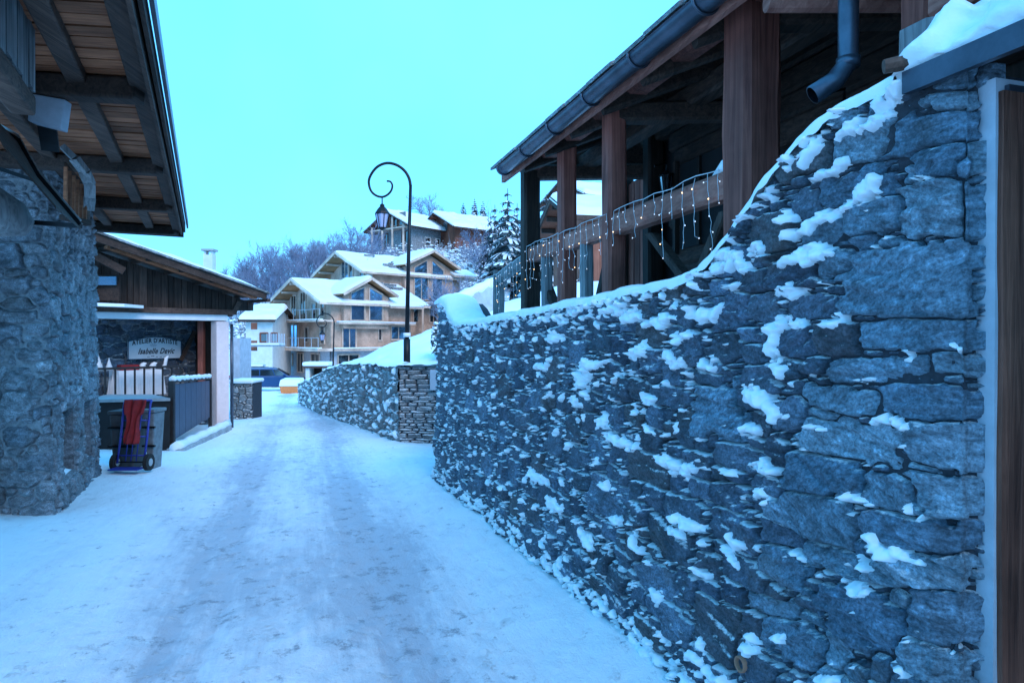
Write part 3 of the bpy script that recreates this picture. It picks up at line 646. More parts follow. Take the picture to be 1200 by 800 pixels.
    for k in range(4): MB().obox(rp(AW-.075, 7.62+k*0.14, 1.52), RD*0.13, -RN*0.02, (0,0,1.95)).build('door_board', M['wood_red'], dr)
    mb = MB(); mb.obox(rp(AW-.13, 6.2, 2.55), RD*0.8, -RN*0.04, (0,0,0.85)); wn = mb.build('window', M['dark'], H)
    for (a, b, z0, z1) in ((6.15,6.2,2.5,3.45),(7.0,7.05,2.5,3.45),(6.58,6.62,2.55,3.4)): MB().obox(rp(AW-.16, a, z0), RD*(b-a), -RN*0.05, (0,0,z1-z0)).build('window_frame', M['wood_dkz'], wn)
    # near corner of the house: post, horizontal logs, weathered board foot
    jitter_post('corner_post', M['wood_red'], H, rp(2.62, 2.86, 1.9), rp(2.62, 2.86, 4.4), 0.15, 0.16, 200)
    jitter_post('corner_foot', M['wood_grey'], H, rp(2.60, 2.83, 2.2), rp(2.60, 2.83, 2.93), 0.17, 0.17, 201)
    jitter_post('log', M['wood_rail'], H, rp(2.62, 2.78, 3.02), rp(2.62, 0.6, 3.06), 0.18, 0.2, 202)
    jitter_post('log', M['wood_dk'], H, rp(2.62, 2.78, 2.78), rp(2.62, 0.6, 2.8), 0.17, 0.2, 203)
    MB().tube([rp(2.25,3.3,3.27), rp(3.2,3.3,3.27)], 0.055, 12).build('log_end', M['wood_rail'], H)
    MB().obox(rp(2.72, -7.0, -0.3), RD*10.2, -RN*0.05, (0,0,3.9)).build('side_wall', M['wood_dkz'], H)  # extended out of view behind the camera so the house shades the lane
    MB().obox(rp(2.72, 2.98, 2.0), -RN*1.35, RD*0.05, (0,0,2.6)).build('side_wall', M['wood_dkz'], H)
    # lanterns on the wall
    for (Y, a, z, lab) in ((7.05,3.78,3.22,'small black iron wall lantern beside the porch window'), (4.75,3.78,3.15,'black iron wall lantern hanging behind the thickest porch post')):
        ln = empty('wall_lantern', rp(a, Y, z), lab, 'lantern', 'porch wall lanterns')
        p = rp(a, Y, z); MB().tube([p-RN*-0.14+V(0,0,.18), p+V(0,0,.22), p+V(0,0,.15)], 0.012, 6).build('bracket', M['black'], ln)
        mb = MB(); mb.tube([p+V(0,0,.15), p+V(0,0,.10), p+V(0,0,.09)], [.015,.085,.09], 6); mb.build('cap', M['black'], ln)
        MB().tube([p+V(0,0,.09), p-V(0,0,.12)], [.07,.045], 6).build('glass', M['glass_dk'], ln)
        for k in range(6):
            an = k*math.pi/3; q = V(math.cos(an), math.sin(an), 0); MB().tube([p+q*.075+V(0,0,.09), p+q*.05-V(0,0,.13)], .006, 4).build('bar', M['black'], ln)
    # icicle light strings along each rail span
    r = np.random.default_rng(8)
    labs = ['icicle light string on the rail beside the thickest porch post','icicle light string on the middle span of the porch rail','icicle light string on the rail span by the dark end post','icicle light string around the weathered rail end post']
    for si, (a, b) in enumerate(((4.1,5.58),(5.6,6.66),(6.66,7.7),(7.7,9.0))):
        zt = 2.66 if si < 3 else 2.58
        root = empty('icicle_lights', rp(AP-.1, (a+b)/2, zt), labs[si], 'string lights', 'icicle lights on the porch rail')
        wr = MB(); bw = MB(); bb = MB(); top = []; Y = a
        def bulb(mb, p, s): 
            mb.tube([p-V(0,0,s), p, p+V(0,0,s)], [s*.4, s, s*.4], 5)
        while Y < b:
            zr = zt - (0.13*(Y-7.7)/1.2 if si == 3 else 0); top.append(rp(AP-.085, Y, zr + r.normal(0,.006)))
            Lh = r.choice([.12,.2,.3,.42,.5])*r.uniform(.85,1.15); p = rp(AP-.09, Y, zr); pts = [p]; m = max(3, int(Lh/.05)); x = 0.0
            for k in range(1, m+1): x += r.normal(0, .009); pts.append(rp(AP-.092+r.normal(0,.003), Y+x, zr-Lh*k/m))
            wr.tube(pts, 0.0018, 4, False)
            for k in range(1, m+1, 2):
                q = pts[k]; e = q + V(r.normal(0,.012), r.normal(0,.012), -.012); wr.tube([q, e], .0024, 3, False)
                bulb(bb if r.random() < .22 else bw, e, .0045)
            Y += r.uniform(.085, .15)
        wr.tube(top, 0.0035, 4, False)
        wr_o = wr.build('wire', M['wire'], root, True); bw.build('cool_bulbs', M['bulbw'], root)['kind'] = 'stuff'; bb.build('warm_bulbs', M['bulb'], root)['kind'] = 'stuff'; wr_o['kind'] = 'stuff'
        if si == 0:
            q = MB().tube([rp(AP, 3.99, 2.70), rp(AP, 4.03, 2.70), rp(AP, 4.16, 2.69), rp(AP, 4.3, 2.66)], [.02,.06,.05,.01], 10)
            tag(q.build('rail_snow', M['snow'], None, True), 'small pad of snow left on the porch rail', kind='stuff')
build_porch()
# terrace behind the wall
ys = np.linspace(2.3, 40, 70); ds = np.linspace(0.30, 14, 40); D, Yg = np.meshgrid(ds, ys)
zt = 1.62 + 0.06*NZ.fbm(D, Yg) + 0.08*np.clip(Yg-9.7, 0, 12) + 0.06*np.clip(D-6, 0, 9)*np.clip((Yg-9.7)/4, 0, 1); P = np.stack([RW_A-RW_S*Yg+D+np.clip(Yg-9.7,0,60)*0.35, Yg, zt], -1).reshape(-1, 3)
i = (np.arange(69)[:, None]*40+np.arange(39)[None]).ravel()
tag(link('terrace', mesh_np('terrace', P, np.stack([i,i+1,i+41,i+40], -1)), M['snow_roof']), 'snowy terrace above the retaining wall', kind='structure')

# ------------------------------------------------------------------ door shelter at the near end of the wall
def build_shelter():
    S = empty('door_shelter', rp(2.1, 1.7, 0), 'low shelter roof with red brown door post at near end of the wall', 'shelter')
    cz = 2.455; sl = 0.30
    def q(a, Y, d=0): return rp(a, Y, cz + (a-1.92)*sl + d)
    Ys = [2.17, 0.3]
    mb = MB(); mb.hexa([q(1.92,.3,0),q(3.2,.3,0),q(3.2,2.17,0),q(1.92,2.17,0),q(1.92,.3,.035),q(3.2,.3,.035),q(3.2,2.17,.035),q(1.92,2.17,.035)]); rf = mb.build('roof_board', M['wood_dk'], S)
    mb = MB(); mb.hexa([rp(1.90,.3,cz-.04),rp(1.925,.3,cz-.04),rp(1.925,2.16,cz-.04),rp(1.90,2.16,cz-.04),rp(1.90,.3,cz+.03),rp(1.925,.3,cz+.03),rp(1.925,2.16,cz+.03),rp(1.90,2.16,cz+.03)]); mb.build('fascia', M['zinc'], S)
    MB().tube([rp(1.86,2.18,cz+.055), rp(2.0,2.14,cz+.075), rp(2.6,2.1,cz+.25)], [.022,.032,.035], 9).build('edge_log', M['wood_dk'], S)
    # door post, wavy-edged, and lintel, plaster strip, plank door
    c = rw_world(np.array([1.93]), np.array([1.0]), np.array([0.0]))[0]
    mb = MB(); n = 40; zs = np.linspace(-.25, 2.36, n)
    e0 = 0.035*np.array([float(NZ.fbm(z*1.5, 4.0, 3)) for z in zs]); x = -RN
    for k in range(n):
        a0 = c*V(1,1,0) + x*(-.002+e0[k]*.5-0.004*zs[k]) - RD*0.062
        for d in (0, .26):
            for w_ in (0, .12): mb.v.append(tuple(a0 + x*d*(1) + RD*w_ + V(0,0,zs[k])))
    for k in range(n-1):
        b = k*4
        for (i, j) in ((0,1),(1,3),(3,2),(2,0)): mb.f.append((b+i, b+j, b+j+4, b+i+4))
    mb.f.append((0,2,3,1)); t = (n-1)*4; mb.f.append((t,t+1,t+3,t+2)); mb.build('door_post', M['old_post'], S)
    MB().obox(c*V(1,1,0)+x*(-.014)-RD*0.046+V(0,0,-.3), x*0.12, RD*0.06, (0,0,2.70)).build('plaster_strip', M['plaster'], S)
    MB().obox(c*V(1,1,0)+x*0.02-RD*0.06+V(0,0,2.18), x*0.7, RD*0.16, (0,0,.2)).build('lintel', M['zinc'], S)
    dr = MB().obox(c*V(1,1,0)+x*0.36+RD*0.1+V(0,0,-.2), x*1.0, RD*0.05, (0,0,2.4)).build('door', M['wood_dkz'], S)
    # snow load: two slumped lobes with a rounded, overhanging front
    ys = np.linspace(.2, 2.21, 150); n = 44; P = []
    for yv in ys:
        e_ = math.sqrt(max(0.0, min(1, (2.215-yv)/.16)))
        for k in range(n):
            t = k/(n-1)
            if t < .38: an = (t/.38)*math.pi*.55; a = 1.93 - .06*math.sin(an)*(1+1.6*float(NZ.fbm(yv*7,1.0+t*4,4))) + .10*(1-math.cos(an)); hh = .155*(1-math.cos(an))*1.0
            else: f_ = (t-.38)/.62; a = 1.93+.09+f_*1.2; hh = .185+.03*f_
            cre = 1-.30*math.exp(-((a-2.03-.18*(2.2-yv))/.035)**2)*sstep(2.2, 1.9, yv)
            hh = hh*e_*cre*(1+.75*float(NZ.fbm(a*5.5, yv*4.5, 4))) + .022*float(NZ2.fbm(a*16, yv*16, 3)) - (.02+.05*max(0,float(NZ2.n(yv*13,5.0))-.45) if k == 0 else 0)
            P.append(rp(a, yv, cz + (max(a,1.93)-1.92)*sl + .036 + hh))
    i = (np.arange(149)[:, None]*n+np.arange(n-1)[None]).ravel()
    tag(link('shelter_snow', mesh_np('shelter_snow', P, np.stack([i,i+1,i+n+1,i+n], -1)), M['snow']), 'thick pillow of snow on the low shelter roof', kind='stuff')
build_shelter()
# ================================================================== LEFT STONE HOUSE
LS = 0.45; LK = math.hypot(1, LS); LD = V(-LS, 1, 0)/LK; LN = V(1, LS, 0)/LK      # LN points to the lane
def lp(a, Y, z): return V(a - LS*Y, Y, z)
LA = -1.70
def build_left():
    Hs = empty('stone_house', lp(LA, 7.8, float(road_z(7.8))), 'rubble stone house with wide plank eaves at the left edge of the lane', 'house')
    Y0, Y1 = 7.57, 10.46
    def wl(U, Z, Hh):                       # U<0 front face (towards camera), U>0 lane face
        U = np.asarray(U); Z = np.asarray(Z); Hh = np.asarray(Hh)
        Yc = Y0 + np.clip(U, 0, 9)/LK; lf = np.clip(-U, 0, 9); t = sstep(0.09, -0.09, U)
        fx, fy = 0.12, -0.99
        nx = LN[0]*(1-t)+fx*t; ny = LN[1]*(1-t)+fy*t; rnd = -0.06*np.exp(-(U/0.10)**2); bt = 0.02*(2-Z)
        return np.stack([LA-LS*Yc - lf*0.99 + nx*(Hh+rnd) + LN[0]*bt, Yc - lf*0.10 + ny*(Hh+rnd), Z], -1)
    us = np.arange(-0.75, 3.2, 0.0115); nv = 330; U = np.repeat(us[None], nv, 0)
    lo, hi = -0.65, 3.62; Z = np.repeat(np.linspace(lo, hi, nv)[:, None], len(us), 1)
    seeds = pack(-0.8, 3.25, lambda u: lo, lambda u: hi, [(0.11,0.24,0.07,0.14,260),(0.07,0.14,0.045,0.09,1200),(0.035,0.07,0.03,0.05,2500)], (), 31)
    L, e, Hh = masonry(U, Z, seeds, 31, warp=0.035, wsc=5, p=3.0, joint=0.3, bulge=0.030, rough=0.016, edge=0.020, tilt=0.07)
    # two narrow slot windows low in the lane face
    slots = [(0.42,1.22,-.05,.78),(1.82,2.62,-.10,.76)]; 
    Lh = L.copy()
    for (a, b, c, d) in slots: Lh[(U > a) & (U < b) & (Z > c-0.04*0) & (Z < d)] = -2
    Hh2 = np.where(Lh == -2, -0.3, Hh)
    stones_from(Hs, U, Z, Lh, Hh, e, wl, M['stone_left'], 290, area=lambda k: seeds[k,2]*seeds[k,3])
    Uc, Zc = U[::2, ::2], Z[::2, ::2]; Hm = 0.003+0.014*NZ.fbm(Uc*9, Zc*9, 3)+0.006*NZ2.fbm(Uc*40, Zc*40, 2)
    ins = np.zeros(Uc.shape, bool)
    for (a, b, c, d) in slots: ins |= (Uc > a-.01) & (Uc < b+.01) & (Zc > c-.01) & (Zc < d+.01)
    mk = ~(ins[:-1,:-1] & ins[1:,1:] & ins[1:,:-1] & ins[:-1,1:]); sheet('mortar', Uc, Zc, Hm, wl, M['mortar_l'], Hs, mk)
    for (a, b, c, d) in slots:              # reveals, dark back, sloping snowy sill, timber lintel
        w_ = lambda u, z, h: wl(np.array([u]), np.array([z]), np.array([h]))[0]
        for nm, pts in (('reveal', [(a,c,0),(a,d,0),(a,d,-.35),(a,c,-.35)]), ('reveal', [(b,c,0),(b,d,0),(b,d,-.35),(b,c,-.35)]), ('reveal', [(a,d,0),(b,d,0),(b,d,-.35),(a,d,-.35)]), ('sill', [(a,c,.01),(b,c,.01),(b,c+.10,-.35),(a,c+.10,-.35)]), ('slot_back', [(a,c,-.34),(b,c,-.34),(b,d,-.34),(a,d,-.34)])):
            mb = MB(); p = [w_(*q) for q in pts]; ctr = sum(p)/4; nrm = np.cross(p[1]-p[0], p[3]-p[0]); nrm /= np.linalg.norm(nrm)
            mb.prism(p, nrm*0.02); mb.build(nm, M['stone_left'], Hs)
        mb = MB(); mb.hexa([w_(a-.08,d,.02), w_(b+.08,d,.02), w_(b+.08,d,-.1), w_(a-.08,d,-.1), w_(a-.08,d+.05,.02), w_(b+.08,d+.05,.02), w_(b+.08,d+.05,-.1), w_(a-.08,d+.05,-.1)]); mb.build('lintel', M['wood_grey'], Hs)
        Us = np.linspace(a+.03, b-.06, 16); tt = np.linspace(0, 1, 14); P = []
        for t in tt:
            for u in Us: s_ = math.sin(math.pi*(u-a-.03)/(b-a-.09)); P.append(w_(u, c+.03+.07*t+.05*(s_*math.sin(math.pi*t*.9+.1))**.6, -.02-.3*t))
        i = (np.arange(13)[:, None]*16+np.arange(15)[None]).ravel()
        tag(link('sill_snow', mesh_np('sill_snow', P, np.stack([i,i+1,i+17,i+16], -1)), M['snow']), 'little heap of snow on a slot window sill', kind='stuff')
    # body behind, doorway, upper wall up to the roof
    MB().prism([lp(LA-.12,Y0+.1,-.7), lp(LA-.12,Y1+0.02,-.7), lp(LA-2.5,Y1+.02,-.7), lp(LA-2.5,Y0+.1,-.7)], (0,0,4.2)).build('wall_core', M['mortar_l'], Hs)
    MB().box(-7.0, -5.82, 7.22, 7.36, -.4, 2.3).build('door', M['wood_dkz'], Hs)
    MB().box(-5.83, -5.72, 7.15, 7.6, -.4, 2.55).build('door_frame', M['wood_dkz'], Hs)
    MB().box(-9, -5.8, 7.3, 7.5, 2.3, 3.7).build('upper_wall', M['stone_left'], Hs)
    # wide eaves
    AE, ZE, YF, sl = -0.41, 3.50, 11.8, 0.06
    def q(a, Y, d=0.0): return lp(a, Y, ZE + (AE-a)*sl + d)
    rb = MB(); rb.hexa([q(-3.4,-1,.06), q(AE,-1,.06), q(AE,YF,.06), q(-3.4,YF,.06), q(-3.4,-1,.10), q(AE,-1,.10), q(AE,YF,.10), q(-3.4,YF,.10)])
    rf = rb.build('roof', M['wood_dk'], Hs); r = np.random.default_rng(2); Y = 1.5
    while Y < YF-.05:
        wd = r.uniform(.12, .18); d = r.uniform(0, .014); x = MB()
        y1 = min(Y+wd-.024, YF); x.hexa([q(-3.3,Y,.03-d), q(AE-.02,Y,.03-d), q(AE-.02,y1,.03-d), q(-3.3,y1,.03-d), q(-3.3,Y,.058), q(AE-.02,Y,.058), q(AE-.02,y1,.058), q(-3.3,y1,.058)])
        x.build('plank', M['plank'], rf); Y += wd
    for k, Yb in enumerate((3.2, 5.0, 7.25, 9.4, 11.55)):
        jit = MB(); jit.bar(q(-3.3, Yb, -.08), q(AE-.06, Yb, -.06), 0.17, 0.16); jit.build('cross_beam', M['wood_dk'], rf, bevel=.02)
    for a in (-0.92, -1.62):
        MB().bar(q(a, .5, -.0), q(a, YF-.05, -.0), 0.13, 0.11).build('purlin', M['wood_dk'], rf, bevel=.015)
    MB().bar(q(AE-.06, .5, .0), q(AE-.06, YF, .0), 0.13, 0.10).build('eave_beam', M['wood_dk'], rf, bevel=.01)
    for (o, z0, z1, nm) in ((0.0,-.09,.10,'fascia'), (0.05,-.03,.13,'fascia'), (0.10,.05,.16,'drip_edge')):
        mb = MB(); a = AE+o; mb.hexa([q(a,.3,z0), q(a+.03,.3,z0), q(a+.03,YF+.02+o,z0), q(a,YF+.02+o,z0), q(a,.3,z1), q(a+.03,.3,z1), q(a+.03,YF+.02+o,z1), q(a,YF+.02+o,z1)]); mb.build(nm, M['wood_dk' if nm == 'fascia' else 'zinc'], rf)
    for z0, z1, yy in ((-.12,.02,0.0),(.02,.13,.05)):
        mb = MB(); mb.hexa([q(-3.4,YF+yy,z0), q(AE+.05,YF+yy,z0), q(AE+.05,YF+yy+.05,z0), q(-3.4,YF+yy+.05,z0), q(-3.4,YF+yy,z1), q(AE+.05,YF+yy,z1), q(AE+.05,YF+yy+.05,z1), q(-3.4,YF+yy+.05,z1)]); mb.build('end_board', M['wood_dk'], rf)
    ys = np.linspace(-1, YF+.1, 60); as_ = np.linspace(-3.4, AE+.08, 20); A, Yg = np.meshgrid(as_, ys)
    th = .02+.08*np.sqrt(np.clip((AE+.08-A)/.3, 0, 1)); P = np.stack([A-LS*Yg, Yg, ZE+(AE-A)*sl+.10+th], -1).reshape(-1,3)
    i = (np.arange(59)[:, None]*20+np.arange(19)[None]).ravel()
    tag(link('roof_snow', mesh_np('roof_snow', P, np.stack([i,i+1,i+21,i+20], -1)), M['snow_roof']), 'snow lying on the wide eaves of the left stone house', kind='stuff')
    # boarded upper bay overhanging near the camera
    by = 4.25; ba = (38-600)/F*by + LS*by; Yb0 = 2.2
    MB().prism([lp(ba-.02,Yb0,3.12), lp(ba-.02,by-.02,3.12), lp(ba-1.2,by-.02,3.12), lp(ba-1.2,Yb0,3.12)], (0,0,.45)).build('bay', M['wood_dk'], Hs)
    Y = Yb0; k = 0
    while Y < by-.02:
        wd = r.uniform(.09, .15); y1 = min(Y+wd-.008, by); o = r.uniform(0, .012)
        MB().obox(lp(ba-.02+o, Y, 3.16+r.uniform(-.02,.02)), LD*(y1-Y)*LK, LN*0.03, (0,0,.5)).build('siding_board', M['wood_grey'], Hs); Y += wd
    MB().bar(lp(ba-.06, Yb0, 3.10), lp(ba-.06, by+.03, 3.10), .14, .13).build('bay_beam', M['wood_dk'], Hs, bevel=.02)
    # log corbels under the bay
    for (Ya, za, Yb, zb, rad) in ((4.6,2.62,6.35,2.58,.14),):
        pts = [at(-80,205,5.2), at(-30,232,5.3), at(15,258,5.4), at(35,268,5.45)]
        MB().tube(pts, [.17,.18,.16,.07], 14).build('log_corbel', M['wood_grey'], Hs, True)
    # stone shelf course, posts under the bay
    MB().bar(at(44,40,5.0), at(70,150,6.6), .10, .10).build('wall_plate', M['wood_dk'], Hs)
    # small slatted balcony box below the eaves
    bb = empty('slatted_box', at(90, 258, 7.0), 'small slatted timber balcony box high on the stone pillar', 'balcony')
    for k in range(6):
        x = 78+k*4.6; MB().bar(at(x, 196+k*5, 6.75+.05*k), at(x-1, 252+k*1.5, 6.75+.05*k), .032, .02, (0,1,0)).build('slat', M['plank'], bb)
    pts = [at(74,172,6.7), at(88,186,6.75), at(100,202,6.85), at(106,216,6.95), at(106,232,7.0), at(104,246,7.05)]
    for p, p2 in zip(pts[:-1], pts[1:]): MB().bar(p, p2, .10, .055).build('rim', M['wood_grey'], bb)
    MB().bar(at(74,254,6.7), at(104,262,7.0), .08, .05).build('bottom_rail', M['wood_dk'], bb)
    MB().prism([at(76,190,6.95), at(104,222,7.15), at(104,258,7.15), at(76,250,6.95)], (0,.03,0)).build('back_panel', M['wood_dk'], bb)
    # tilted square lamp box
    lb = empty('flood_lamp', at(55,130,5.0), 'square pale grey flood lamp box tilted out under the left eaves', 'lamp')
    c = [at(36,110,4.9), at(77,117,5.0), at(72,152,5.0), at(33,142,4.9)]
    MB().prism(c, V(-.01,.10,.0)).build('housing', M['plaster'], lb, bevel=.008)
    MB().bar(at(55,138,5.1), at(60,175,5.4), .12, .05).build('bracket', M['black'], lb)
    # iron framed awning over the door
    aw = empty('awning', at(60,225,5.6), 'small steep awning with iron edges over the door of the left house', 'awning')
    e = [at(-6,148,5.35), at(22,164,5.35), at(45,205,5.4), at(95,264,5.5)]
    for k, (p, p2) in enumerate(zip(e[:-1], e[1:])):
        MB().bar(p, p2, .05, .035).build('edge_iron', M['black'], aw); MB().bar(p+V(0,.0,.035), p2+V(0,0,.035), .02, .016).build('edge_trim', M['rim'], aw)
        MB().prism([p-V(0,0,.02), p2-V(0,0,.02), p2-LD*1.0-V(0,0,.02), p-LD*1.0-V(0,0,.02)], (0,0,-.02)).build('roof_panel', M['wood_dk'], aw)
    MB().bar(at(40,261,5.55), at(95,265,5.5), .04, .035).build('tie_bar', M['black'], aw)
    MB().bar(at(-6,196,5.5), at(42,212,5.5), .03, .03).build('tie_bar', M['black'], aw)
build_left()

# ================================================================== ATELIER BUILDING
AC = V(-7.7, 18.0, 0); AL = V(-9.62, 15.7, 0)
def build_atelier():
    g0 = float(road_z(18))                               # road level at the pillar
    zf = 1.65-72*17/F                                    # balcony floor level
    T = empty('atelier', (AC[0], AC[1], g0), 'low artist workshop with dark boarded gable, white beam and pink corner pillar', 'house')
    e = (AC-AL); W = np.linalg.norm(e); e /= W; n = V(e[1], -e[0], 0)         # n towards the camera
    def fp(u, d, z): return AC + e*u + n*d + V(0,0,z)                          # u measured from the pillar, negative leftwards
    def zx(px, py, d=0.0):                                                     # pixel on the facade plane -> (u, z)
        k = (px-600)/F; o = AC + n*d; u = (k*o[1]-o[0])/(e[0]-k*e[1]); p = o+e*u; return u, EYE+(HY-py)*p[1]/F
    # pillar
    MB().prism([fp(-.17,.16,g0-.3), fp(.17,.16,g0-.3), fp(.17,-.16,g0-.3), fp(-.17,-.16,g0-.3)], (0,0,2.06-g0+.3)).build('pillar', M['pink'], T, bevel=.02)
    MB().tube([fp(.30,.05,g0), fp(.30,.05,2.0)], .04, 10).build('downpipe', M['zinc'], T, True)
    # white beam and dark bearer
    zb = zx(262,376)[1]; zt = zx(262,369)[1]
    MB().obox(fp(-5.2,.12,zb), e*5.35, -n*.24, (0,0,zt-zb)).build('white_beam', M['white'], T, bevel=.01)
    MB().obox(fp(-5.2,.22,zt+.004), e*5.55, -n*.30, (0,0,.13)).build('bearer', M['wood_dk'], T)
    # gable boards (each one) up to the roof slope
    ue, ze = zx(309,343,1.0); up, zp = zx(150,287,1.0)
    slope = (zp-ze)/(up-ue); zr = lambda u: ze + (u-ue)*slope - 0.16
    u = -3.15; r = np.random.default_rng(6)
    while u < 0.9:
        wd = r.uniform(.13,.2); top = zr(u+wd); top0 = zr(u)
        if top < zt+.15: break
        o = r.uniform(0,.02); p = [fp(u,o,zt+.134), fp(u+wd-.012,o,zt+.134), fp(u+wd-.012,o,top), fp(u,o,top0)]
        MB().prism(p, -n*.03).build('gable_board', M['board_dk'], T); u += wd
    MB().prism([fp(-3.2,-.06,zt+.13), fp(.9,-.06,zt+.13), fp(.9,-.06,zr(.9)), fp(-3.2,-.06,zr(-3.2))], -n*.05).build('gable_backing', M['dark'], T)
    MB().bar(fp(-3.2,.03,zt), fp(-3.2,.03,zr(-3.2)), .18,.18,(0,1,0)).build('gable_post', M['wood_dkz'], T)
    for (ua, za) in ((.75,zt+.0),): MB().bar(fp(.35,.0,zt+.05), fp(ue-.15,.0,zr(ue)-.05), .12,.14).build('eave_brace', M['wood_dk'], T)
    MB().bar(fp(.2,-.1,zt+.3), fp(ue-.1,-.1,zr(ue-.1)+.02), .14,.16).build('purlin', M['wood_dk'], T)
    # roof slab: deep overhang to the front, running back
    def rp_(u, d, o): return fp(u, d, ze + (u-ue)*slope + o)
    mb = MB(); mb.hexa([rp_(-3.6,1.0,-.10), rp_(ue,1.0,-.10), rp_(ue,-7,-.10), rp_(-3.6,-7,-.10), rp_(-3.6,1.0,.0), rp_(ue,1.0,.0), rp_(ue,-7,.0), rp_(-3.6,-7,.0)]); rf = mb.build('roof', M['wood_dk'], T)
    MB().bar(rp_(-3.7,1.03,-.09), rp_(ue+.05,1.03,-.09), .05,.16).build('barge_board', M['wood_dk'], rf)
    MB().bar(rp_(-3.0,.75,-.16), rp_(ue-.1,.75,-.16), .22,.06).build('barge_board', M['plank'], rf)
    for k in range(6): MB().bar(rp_(-2.9+.75*k,.95,-.14), rp_(-2.9+.75*k,-3,-.14), .10,.08).build('rafter', M['wood_dk'], rf)
    for k in range(13):
        u0 = ue+.1-.46*(k+1); o = r.uniform(-.01,.02); mb = MB()
        mb.hexa([rp_(u0,1.12+o,.005), rp_(u0+.5,1.12+o,.005), rp_(u0+.5,.3,.005), rp_(u0,.3,.005), rp_(u0,1.12+o,.05), rp_(u0+.44,1.12+o,.05), rp_(u0+.44,.3,.05), rp_(u0,.3,.05)]); mb.build('slate', M['stone_far'], rf)
    us = np.linspace(-3.6, ue+.06, 60); ds = np.linspace(1.02, -7, 40); D, Ug = np.meshgrid(ds, us)
    th = .05+.13*np.sqrt(np.clip((1.02-D)/.25,0,1))*np.sqrt(np.clip((ue+.06-Ug)/.25,0,1))*(1+.4*NZ.fbm(Ug*2,D*2))
    P = np.stack([AC[0]+e[0]*Ug+n[0]*D, AC[1]+e[1]*Ug+n[1]*D, ze+(Ug-ue)*slope+th], -1).reshape(-1,3); i = (np.arange(59)[:,None]*40+np.arange(39)[None]).ravel()
    tag(link('roof_snow', mesh_np('roof_snow', P, np.stack([i,i+40,i+41,i+1], -1)), M['snow_roof']), 'snow blanket on the workshop roof', kind='stuff')
    # lower lean-to piece left of the gable
    MB().bar(at(96,292,15.2), at(146,318,15.6), .3,.16).build('side_verge', M['wood_dk'], T)
    MB().prism([at(90,322,15.6), at(140,322,15.8), at(140,352,15.8), at(90,352,15.6)], (0,.06,0)).build('side_wall', M['wood_dk'], T)
    MB().prism([at(100,324,15.5), at(136,324,15.7), at(136,334,15.7), at(100,334,15.5)], (0,.05,0)).build('side_window', M['glass'], T)
    q = MB().prism([at(96,354,15.1), at(146,356,15.4), at(146,359.5,15.4), at(96,358,15.1)], (0,.8,0)); tag(q.build('ledge_snow', M['snow'], None), 'strip of snow on the ledge above the white beam', kind='stuff')
    # recessed stone wall of the loggia
    us = np.arange(-5.2, .5, .03); nv = 110; Ug = np.repeat(us[None], nv, 0); Zg = np.repeat(np.linspace(zf-1.7, zb+.15, nv)[:,None], len(us), 1)
    sd_ = pack(-5.2, .5, lambda u: zf-1.7, lambda u: zb+.15, [(.14,.25,.07,.13,300),(.08,.15,.05,.08,900),(.04,.08,.03,.05,900)], (), 77)
    L, ed, Hh = masonry(Ug, Zg, sd_, 77, .03, 4, 3, .35, .03, .012)
    tw = lambda U_, Z_, H_: np.stack([AC[0]+e[0]*U_+n[0]*(H_-1.5), AC[1]+e[1]*U_+n[1]*(H_-1.5), Z_], -1)
    bw = empty('loggia_wall', fp(-2.5,-1.5,zf), 'shaded rubble wall behind the workshop sign', 'wall')
    stones_from(bw, Ug, Zg, L, Hh, ed, tw, M['stone'], 260); sheet('mortar', Ug[::2,::2], Zg[::2,::2], 0.002*Ug[::2,::2]*0, tw, M['mortar_l'], bw)
    MB().obox(fp(-5.3,.1,zb+.12), e*5.6, -n*1.6, (0,0,.05)).build('ceiling', M['wood_dk'], T)
    MB().obox(fp(.05,.0,zf), -n*1.5, e*.08, (0,0,zb-zf+.1)).build('side_screen', M['wood_dkz'], T)
    MB().bar(fp(-.05,-1.3,zf+1.7), fp(-.42,-1.35,zf+.9), .10,.10).build('brace', M['wood_dk'], T)
    for uu in (-.30,): MB().bar(fp(uu,-.4,zf), fp(uu,-.4,zb), .14,.14,(0,1,0)).build('loggia_post', M['wood_red'], T)
    MB().bar(fp(-3.35,.0,zf-.3), fp(-3.35,.0,zb), .13,.13,(0,1,0)).build('loggia_post', M['white'], T)
    MB().obox(fp(-5.2,.10,zf-.16), e*4.55, -n*1.6, (0,0,.15)).build('balcony_floor', M['concrete'], T)
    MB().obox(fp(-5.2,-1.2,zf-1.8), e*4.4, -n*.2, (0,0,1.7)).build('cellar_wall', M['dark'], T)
    p0, p1 = at(98,0,13.0), at(199,0,13.4); MB().hexa([V(p0[0],13.0,-.9), V(p1[0],13.4,-.9), V(p1[0]-1.6,15.8,-.9), V(p0[0]-1.2,15.8,-.9), V(p0[0],13.0,.40), V(p1[0],13.4,.40), V(p1[0]-1.6,15.8,.28), V(p0[0]-1.2,15.8,.28)]).build('void_shade_block', M['dark'], T)  # solid near-black block painting the shaded void under the balcony
    MB().hexa([V(p0[0],12.95,.404), V(p1[0]+.03,13.35,.404), V(p1[0]-1.6,15.8,.284), V(p0[0]-1.2,15.8,.284), V(p0[0],12.95,.46), V(p1[0]+.03,13.35,.46), V(p1[0]-1.6,15.8,.33), V(p0[0]-1.2,15.8,.33)]).build('terrace_edge', M['concrete'], T)
    # balcony railing, every baluster
    br = empty('balcony_railing', fp(-2.5,.08,zf), 'dark balcony railing of slim upright bars in front of the cloth covered table', 'railing')
    zt2 = zf+.80
